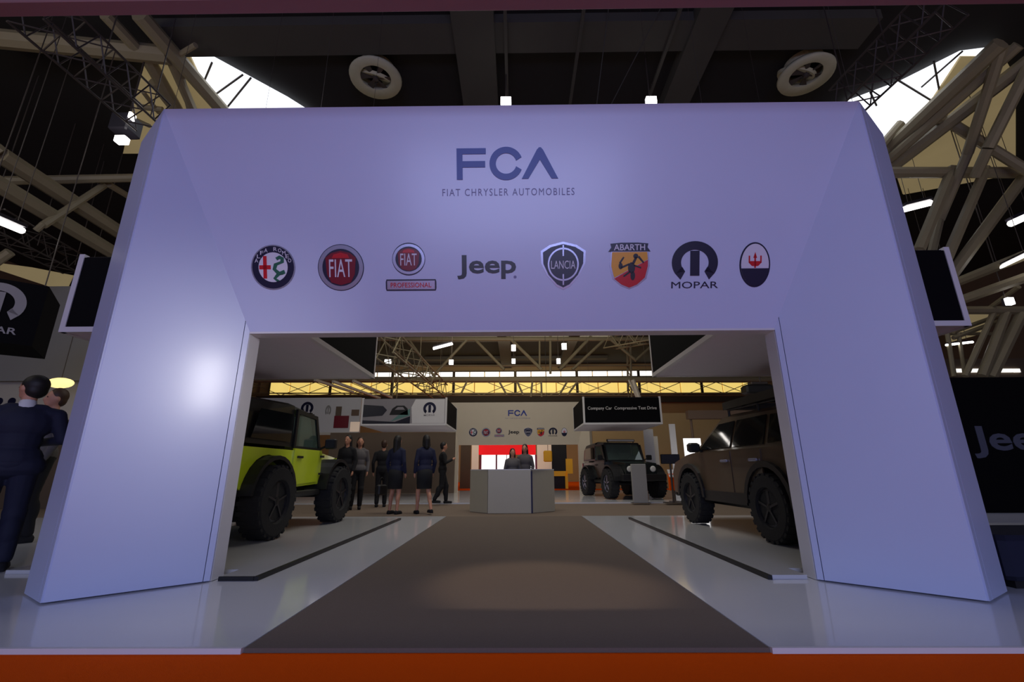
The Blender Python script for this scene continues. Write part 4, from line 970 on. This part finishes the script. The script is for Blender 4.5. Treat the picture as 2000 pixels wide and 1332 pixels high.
# round ceiling diffusers
def diffuser(px, py, label, Y=9.0):
    c = P(px, py, Y); r0 = 50/F_PX*(c-CAM).dot(CF)
    R = thing('ceiling_diffuser', label, 'vent', tuple(c), 'round ceiling diffusers')
    MB().lathe(c, (0, 0, 1), [(r0*0.58, -0.01), (r0*0.97, -0.06), (r0*1.0, 0.0), (r0*0.86, 0.12), (r0*0.58, 0.10), (r0*0.58, -0.01)], 32, False).build('rim', M['dimwhite'], R, smooth=True)
    up = c+Vector((0, 0, 0.14))
    MB().lathe(up, (0, 0, 1), [(r0*0.70, 0.0), (r0*0.70, ZC-up.z-0.01)], 28, False).build('duct', M['dimwhite'], R)
    MB().lathe(c, (0, 0, -1), [(r0*0.12, 0.0), (r0*0.10, 0.06), (r0*0.02, 0.08)], 12).build('hub', M['darksteel'], R)
    for k in range(6):
        a = 2*PI*k/6; d = Vector((math.cos(a), math.sin(a), 0)); t = Vector((-math.sin(a), math.cos(a), 0))
        MB().slab([c+d*r0*0.1, c+d*r0*0.7-t*r0*0.05, c+d*r0*0.68+t*r0*0.24+Vector((0, 0, 0.06)), c+d*r0*0.1+t*r0*0.06], (0, 0, 0.012)).build('blade', M['darksteel'], R)
    # deflector bowl beside the rim
    MB().lathe(c+Vector((-0.10, 0.22, 0.16)), (0.25, -0.5, 1), [(r0*0.30, 0.0), (r0*0.66, 0.01), (r0*0.70, 0.08), (r0*0.30, 0.0)], 28, False).build('deflector', M['dimwhite'], R)
    return R
diffuser(734, 152, 'round pale ceiling diffuser above the portal, left of centre')
diffuser(1574, 146, 'round pale ceiling diffuser above the portal, right side')

# lamps
def box_lamp(px, py, Y, w_, h_, label, pole=None, group='small ceiling lamps'):
    c = P(px, py, Y); d = (c-CAM).dot(CF); hw_, hh_ = w_/2/F_PX*d, h_/2/F_PX*d
    R = thing('ceiling_lamp', label, 'lamp', tuple(c), group)
    MB().bevbox(c.x-hw_, c.x+hw_, c.y, c.y+0.10, c.z-hh_, c.z+hh_, 0.004).build('diffuser', M['lamp'], R)
    MB().box(c.x-hw_*1.1, c.x+hw_*1.1, c.y+0.10, c.y+0.16, c.z-hh_*1.1, c.z+hh_*1.1).build('housing', M['lampbody'], R)
    MB().tube((c.x, c.y+0.13, c.z+hh_), (c.x, c.y+0.13, ZC-0.003), 0.015, 6).build('hanger', M['darksteel'], R)
    return R
box_lamp(988, 195, 8.6, 20, 16, 'small square white lamp over the portal, near the centre')
box_lamp(1273, 194, 8.6, 20, 16, 'small square white lamp over the portal, right of centre')
lampinfo = [(1003, 679, 24, 8, 12, 'upper lamp on the centre line of the opening'), (1003, 705, 26, 7, 9, 'lower lamp on the centre line of the opening'),
            (1102, 676, 24, 9, 12, 'upper lamp at right in the opening'), (1091, 705, 26, 7, 10, 'lower lamp at right in the opening'),
            (1976, 587, 11, 12, 14, 'square lamp near the right edge above the dark wall'), (881, 707, 22, 8, 9, 'lamp beside the left diagonal brace in the opening'), (757, 706, 22, 12, 8, 'lamp at the left end of the opening')]
for px, py, Y, a, b, lb in lampinfo: box_lamp(px, py, Y, a, b, 'small white '+lb)
def tube_lamp(x0, y0, Y0, x1, y1, Y1, wpx, label):
    a = P(x0, y0, Y0); b = P(x1, y1, Y1); r = wpx/2/F_PX*(a-CAM).length
    R = thing('strip_lamp', label, 'lamp', tuple(a), 'strip lamps')
    MB().tube(a, b, r, 10).build('tube', M['lamp'], R)
    up = Vector((0, 0, r*1.6)); MB().bar(a+up, b+up, r*2.4, r*1.0).build('housing', M['lampbody'], R)
    for t in (0.2, 0.8):
        c = a+(b-a)*t; MB().tube(c+up, (c.x, c.y, ZC-0.003), 0.008, 5).build('hanger', M['darksteel'], R)
tube_lamp(1766, 409, 12, 1818, 396, 12, 8, 'white strip lamp beside the right leg of the portal')
tube_lamp(1974, 437, 11, 2020, 416, 11, 8, 'white strip lamp at the right edge, upper one')
tube_lamp(1935, 531, 11, 2020, 490, 9.5, 4, 'thin white strip lamp along the right lattice girder')
tube_lamp(-20, 424, 7.4, 42, 450, 8.2, 9, 'white strip lamp at the left edge above the dark banner')
tube_lamp(846, 681, 24, 884, 671, 24, 5, 'white strip lamp seen through the opening at left')
tube_lamp(1848, 674, 14, 1900, 668, 14, 3, 'thin strip lamp over the dark wall at right')
tube_lamp(150, 412, 11.4, 212, 448, 12.4, 3, 'thin strip lamp under the left tubular truss')
# row of lit windows above the dark wall at right
for k, (x0, x1) in enumerate(((1869, 1893), (1898, 1914), (1921, 1938), (1955, 1978), (1982, 1992))):
    a = P(x0, 727, 18); b = P(x1, 720, 18)
    window_o = MB().box(a.x, b.x, 18, 18.05, a.z, b.z).build('window_%d' % (19+k), M['clerew']); window_o['kind'] = 'structure'
a = P(1835, 742, 18.06); struct('wall_right_bay', MB().box(a.x, 23.9, 18.06, 18.2, 0, P(1900, 700, 18).z), M['walltaupe'])
# black spotlight body at upper left
fl = thing('floodlight', 'dark floodlight with glowing lens hanging at upper left of the portal', 'lamp', tuple(P(230, 240, 8)))
c = P(230, 240, 8); MB().bevbox(c.x-0.22, c.x+0.2, c.y, c.y+0.4, c.z-0.12, c.z+0.30, 0.03).build('housing', M['lampbody'], fl)
c2 = P(236, 272, 7.95); MB().bevbox(c2.x-0.11, c2.x+0.11, c2.y-0.05, c2.y+0.1, c2.z-0.07, c2.z+0.07, 0.01).build('lens', M['lamp'], fl)
c3 = P(256, 226, 7.95); MB().bevbox(c3.x-0.03, c3.x+0.03, c3.y-0.05, c3.y+0.1, c3.z-0.07, c3.z+0.07, 0.01).build('side_lens', M['lamp'], fl)
MB().tube(c+Vector((0, 0.2, 0.3)), (c.x, c.y+0.2, ZC-0.003), 0.02).build('hanger', M['darksteel'], fl)
# rigging wires above the portal
for k, (x0, y0, x1, y1, lb) in enumerate(((1190, 5, 1164, 215, 'straight thin rigging wire right of centre above the portal'), (1296, 5, 1188, 215, 'slanted thin rigging wire right of centre above the portal'))):
    o = MB().tube(G(x0, y0, ZC-0.01), G(x1, y1, ZC-2.2), 0.010, 6).build('rigging_wire', M['beam']); tag(o, lb, 'wire', 'rigging wires')
for k, (x0, y0, x1, y1, lb) in enumerate(((986, 5, 989, 188, 'dark lamp track leading to the central square lamp'), (1333, 5, 1281, 188, 'dark lamp track leading to the right square lamp'), (1142, 5, 1124, 210, 'dim conduit between the two lamp tracks'))):
    a = G(x0, y0, ZC-0.5); b = G(x1, y1, ZC-0.5); b.x = a.x
    mb = MB().bar(a, b, 0.07, 0.07)
    for t in (0.1, 0.9): q = a+(b-a)*t; mb.tube(q, (q.x, q.y, ZC-0.36), 0.015)
    tag(mb.build('lamp_track', M['beam']), lb, 'track', 'lamp tracks')

# ------------------------------------------------------------------ side bays
# left: grey wall, stand wall with round marks, dark banner with M
Yl = 13
a = P(-60, 640, Yl); b = P(330, 742, Yl)
o = MB().box(a.x-4, b.x, Yl, Yl+0.1, b.z, P(0, 560, Yl).z).build('grey_fascia', M['wallgrey']); tag(o, 'wide plain grey fascia behind the suited man at left', 'fascia')
mbh = thing('white_stand_wall', 'cream stand wall with small round marks behind the suited man', 'wall panel', (P(60, 860, Yl).x, Yl+0.2, 0))
z0, z1 = P(60, 820, Yl+0.2).z, P(60, 742, Yl+0.2).z
MB().box(P(-200, 800, Yl+0.2).x, P(330, 800, Yl+0.2).x, Yl+0.2, Yl+0.3, z0, z1+0.02).build('panel', M['offwhite'], mbh)
MB().box(P(-200, 800, Yl+0.2).x, P(330, 800, Yl+0.2).x, Yl+0.22, Yl+0.3, 0.0, z0-0.01).build('lower_panel', M['walltaupe'], mbh)
for px in (-2, 23, 120): c = P(px, 784, Yl+0.19); MB().lathe(c, (0, 1, 0), [(0.11, -0.01), (0.11, 0.009)], 20).build('round_mark', M['navy'], mbh)
ln = thing('ring_lamp', 'warm oval lamp glowing between the suited man and the portal', 'lamp', tuple(P(118, 748, 12.0)))
c = P(118, 748, 12.0); MB().ell(c, (0.34, 0.2, 0.14)).build('shade', mat('warm_lamp', (255, 226, 150), 0.5, emit=1.3, var=0), ln, smooth=True)
MB().tube(c+Vector((0, 0, 0.1)), (c.x, c.y, ZC), 0.01).build('cable', M['darksteel'], ln)
bn = thing('hanging_banner_box', 'black hanging banner box with a grey rounded M at the left edge', 'sign', tuple(P(0, 600, 7.4)))
Pa, Pb = P(-160, 640, 6.9), P(62, 676, 7.7)
zb0 = Pb.z; zb1 = P(88, 560, 7.7).z
A0 = Vector((Pa.x, Pa.y, zb0)); B0 = Vector((Pb.x, Pb.y, zb0)); up = Vector((0, 0, zb1-zb0)); dd = (B0-A0).normalized(); nb = Vector((-dd.y, dd.x, 0))
MB().slab([A0, B0, B0+up, A0+up], nb*1.2).build('box', M['blackfab'], bn)
fb2 = Frame((A0+B0)/2+up/2-nb*0.002, dd, (0, 0, 1))
u0, v0 = fb2.pix(-6, 590)
mb = MB(); om = omega(None, u0, v0, 0.36)
for o_ in om['outlines']: flat(mb, fb2, o_, 0.0, 0.006)
for a_, b_ in om['rings']: strip(mb, fb2, a_, b_, 0.0, 0.006)
mb.build('emblem', M['midgrey'], bn)
letters_on(fb2, 'MOPAR', u0, v0-0.48, 0.34, 0.06, 0.0, 0.005, 0.015, M['midgrey'], bn)
for t in (0.1, 0.9): q = A0+(B0-A0)*t+up+nb*0.4; MB().tube(q, (q.x, q.y, ZC), 0.01).build('suspension_cable', M['darksteel'], bn)
# right: black wall with word, low sofa-like block, low kerb
Yr = 9.0
a = P(1800, 1003, Yr); zt_ = P(1900, 737, Yr).z; zb_ = P(1900, 1002, Yr).z
bw_ = thing('black_display_wall', 'tall black display wall with a grey word at the right edge', 'wall panel', (a.x+2, Yr, 0))
MB().box(a.x, a.x+6, Yr, Yr+0.2, max(0.0, zb_)+0.0, zt_).build('panel', M['blackfab'], bw_)
MB().box(a.x, a.x+6, Yr+0.03, Yr+0.18, 0.0, max(0.02, zb_)).build('base', M['wallgrey'], bw_)
fw = Frame((a.x+2, Yr, 1.5), (1, 0, 0), (0, 0, 1))
c0 = fw.pix(1897, 862); c1 = fw.pix(2070, 862); c2 = fw.pix(1950, 832); c3 = fw.pix(1950, 895)
letters_on(fw, 'Jeep', (c0[0]+c1[0])/2, (c2[1]+c3[1])/2, (c1[0]-c0[0])/2, (c2[1]-c3[1])/2, 0.002, 0.01, 0.022, mat('dim_grey_letters', (78, 82, 104), 0.6), bw_)
g0 = G(1958, 1160); g1 = P(1950, 1050, g0.y)
g0 = g0+Vector((0.22, 0.10, 0)); so = thing('navy_bench', 'dark navy upholstered bench at the lower right edge', 'bench', (g0.x+0.6, g0.y, 0))
MB().bevbox(g0.x-0.02, g0.x+1.6, g0.y, g0.y+0.8, 0.06, g1.z, 0.04).build('seat', M['suit'], so)
MB().box(g0.x+0.06, g0.x+1.5, g0.y+0.06, g0.y+0.7, 0.001, 0.06).build('plinth', M['black'], so)

# ------------------------------------------------------------------ beyond the stand
# brown partition left of far portal and white header fascia with M marks
Y2 = 20.5
o = MB().box(P(640, 900, Y2).x, P(888, 900, Y2).x, Y2, Y2+0.1, 0.04, P(700, 845, Y2).z).build('brown_partition', M['walltaupe']); tag(o, 'plain brown partition behind the standing group left of the far portal', 'wall panel')
fs = thing('white_fascia', 'pale fascia with rounded M marks and pictures above the lime off-roader', 'fascia', tuple(P(600, 800, 22)))
Y3 = 22.0
za, zb2 = P(600, 845, Y3).z, P(600, 777, Y3).z
MB().box(P(440, 800, Y3).x, P(704, 800, Y3).x, Y3, Y3+0.2, za, zb2).build('panel', M['white'], fs)
MB().box(P(440, 800, Y3).x, P(704, 800, Y3).x, Y3-0.1, Y3, za-0.12, za-0.001).build('lower_lip', M['offwhite'], fs)
for px in (470, 704): MB().box(P(px, 900, Y3).x-0.1, P(px, 900, Y3).x+0.1, Y3+0.02, Y3+0.2, 0.035, za-0.12).build('post', M['offwhite'], fs)
ff = Frame((P(600, 800, Y3).x, Y3, 4), (1, 0, 0), (0, 0, 1))
for px, py, sx, sy, mt in ((600, 797, 0.30, 0.30, 'navy'), (641, 802, 0.14, 0.26, 'wallgrey')):
    u0, v0 = ff.pix(px, py); mb = MB(); om = omega(None, u0, v0, sx, sy=sy)
    for o_ in om['outlines']: flat(mb, ff, o_, 0.0, 0.012)
    for a_, b_ in om['rings']: strip(mb, ff, a_, b_, 0.0, 0.012)
    mb.build('emblem', M[mt], fs)
for x0, y0, x1, y1, mt in ((655, 794, 668, 812, 'walltaupe'), (651, 812, 682, 836, 'darkred'), (686, 800, 702, 812, 'wallbrown'), (683, 824, 703, 843, 'cream')):
    p, q = ff.pix(x0, y1), ff.pix(x1, y0); flat(MB(), ff, [(p[0], p[1]), (q[0], p[1]), (q[0], q[1]), (p[0], q[1])], 0.0, 0.014).build('picture', M[mt], fs)
# red and white lit stand through the far portal
Y4 = 27.0
rs = thing('red_stand', 'red and white lit stand front seen through the far portal', 'stand', (P(990, 900, Y4).x, Y4, 0))
def pb(x0, y0, x1, y1, Y, d=0.1, zmin=None):
    a = P(x0, y1, Y); b = P(x1, y0, Y); return (a.x, b.x, Y, Y+d, a.z if zmin is None else zmin, b.z)
MB().box(*pb(935, 860, 1046, 888, Y4, 0.3)).build('fascia', M['stred'], rs)
for x0, x1 in ((940, 968), (971, 989), (990, 1000), (1032, 1046)): MB().box(*pb(x0, 888.5, x1, 945, Y4+0.1, 0.1, 0.001)).build('lit_panel', M['stwhite'], rs)
for x0, x1 in ((936, 940), (968, 971), (989, 990), (1046, 1050)): MB().box(*pb(x0, 888.5, x1, 945, Y4, 0.2, 0.001)).build('post', M['darkred'], rs)
for x0, x1, mt, lb, nm in ((898, 920, 'walltaupe', 'dark brown side wall just inside the left of the far portal', 'side_wall'), (920, 935, 'cream', 'warm lit wall strip left of the red stand', 'lit_wall'), (1050, 1078, 'cream', 'warm lit wall strip right of the red stand', 'lit_wall')):
    o = MB().box(*pb(x0, 855, x1, 945, Y4-0.3, 0.1, 0.001)).build(nm, M[mt]); tag(o, lb, 'wall panel')
kk = thing('yellow_kiosk', 'yellow framed kiosk with dark panels right inside the far portal', 'kiosk', (P(1095, 930, Y4-1).x, Y4-1, 0))
Y5 = Y4-1.2
MB().box(*pb(1079, 866, 1106, 945, Y5+0.1, 0.1, 0.001)).build('back_panel', M['black'], kk)
MB().box(*pb(1077, 920, 1108, 930, Y5, 0.1)).build('shelf', M['kiosk'], kk)
MB().box(*pb(1106, 896, 1118, 925, Y5, 0.1)).build('side_sign', M['kiosk'], kk)
for x0 in (1077, 1105): MB().box(*pb(x0, 925, x0+4, 958, Y5, 0.1, 0.001)).build('leg', M['kiosk'], kk)
ys = thing('yellow_lantern', 'small yellow lantern-shaped sign hanging inside the far portal', 'sign', tuple(P(1070, 885, Y5)))
q = pb(1062, 880, 1078, 902, Y5-0.5, 0.25); MB().bevbox(*q[:6], 0.05).build('shade', M['kiosk'], ys)
c = P(1070, 880, Y5-0.4); MB().tube(c, (c.x, c.y, ZC), 0.012).build('hanger', M['black'], ys)
# right background: monitor on stand, white picture, pale posts, walls
mo = thing('monitor_stand', 'black monitor on a thin stand left of the brown off-roader', 'screen', tuple(G(1310, 985, 0.035)))
Ym = G(1310, 983, 0.035).y
MB().bevbox(*pb(1292, 887, 1327, 906, Ym, 0.06), 0.01).build('screen', M['screen'], mo)
c = P(1310, 906, Ym); MB().tube((c.x, Ym+0.05, 0.05), (c.x, Ym+0.05, c.z+0.1), 0.03).build('pole', M['darksteel'], mo)
MB().box(c.x-0.25, c.x+0.25, Ym-0.15, Ym+0.25, 0.036, 0.06).build('base', M['darksteel'], mo)
tt = thing('totem', 'slim pale grey totem standing before the dark green off-roader', 'totem', tuple(G(1250, 983, 0.035)))
Yt = G(1250, 983, 0.035).y; q = pb(1238, 906, 1261, 980, Yt, 0.12, 0.036); MB().bevbox(*q, 0.01).build('panel', M['wallgrey'], tt)
MB().box(q[0]-0.05, q[1]+0.05, Yt-0.08, Yt+0.2, 0.036, 0.05).build('base', M['darksteel'], tt)
for x0, y0, x1, y1, Y, nm, mt, lb, cat in ((1262, 838, 1275, 905, 19, 'tall_banner', 'white', 'tall white banner behind the dark green off-roader, left one', 'banner'), (1277, 852, 1284, 905, 19.5, 'tall_banner', 'offwhite', 'narrow pale banner behind the dark green off-roader, right one', 'banner'),
                                       (1312, 828, 1318, 886, 20, 'pale_mast', 'white', 'thin pale mast rising above the black monitor', 'mast'), (1338, 856, 1368, 885, 18.5, 'white_board', 'stwhite', 'bright white board beside the brown off-roader mirror', 'board')):
    o = MB().box(*pb(x0, y0, x1, y1, Y, 0.06, 0.036)).build(nm, M[mt]); tag(o, lb, cat)
o = MB().box(*pb(1165, 805, 1620, 1000, 25.5, 0.15, 0.001)).build('beige_partition', M['wallback']); tag(o, 'long beige partition across the right background', 'wall panel')
o = MB().box(*pb(1345, 800, 1620, 818, 21, 0.3)).build('brown_canopy_beam', M['wallbrown']); tag(o, 'brown canopy beam above the brown off-roader', 'beam')
for px in (1350, 1600):
    c = P(px, 818, 21.1); MB().tube((c.x, 21.15, 0.04), (c.x, 21.15, c.z+0.05), 0.06).build('post', M['wallbrown'], o)
br = thing('leaflet_holder', 'small orange and white leaflet holder by the brown off-roader front wheel', 'holder', tuple(G(1315, 984, 0.035)))
q = pb(1309, 925, 1325, 958, Ym+0.5, 0.1); MB().bevbox(*q, 0.01).build('rack', M['orange'], br)
MB().tube(((q[0]+q[1])/2, Ym+0.55, 0.05), ((q[0]+q[1])/2, Ym+0.55, q[4]+0.02), 0.02).build('pole', M['darksteel'], br)
MB().box(q[0], q[1], Ym+0.4, Ym+0.7, 0.036, 0.06).build('base', M['darksteel'], br)
MB().slab([(q[0], Ym+0.45, q[5]-0.1), (q[1], Ym+0.45, q[5]-0.1), (q[1], Ym+0.60, q[5]+0.12), (q[0], Ym+0.60, q[5]+0.12)], (0, 0.02, 0)).build('leaflet', M['white'], br)

hp = thing('hanging_projector', 'dark bulky fixture hanging over the bronze brown off-roader', 'lamp', tuple(P(1487, 757, 16)))
q = pb(1460, 750, 1512, 768, 16, 0.5); MB().bevbox(*q, 0.06).build('housing', M['black'], hp)
MB().bevbox(*pb(1468, 745, 1500, 751, 16.1, 0.3), 0.02).build('bracket', M['darksteel'], hp)
c = P(1485, 748, 16.2); MB().tube(c, (c.x, c.y, ZC), 0.02).build('hanger', M['darksteel'], hp)
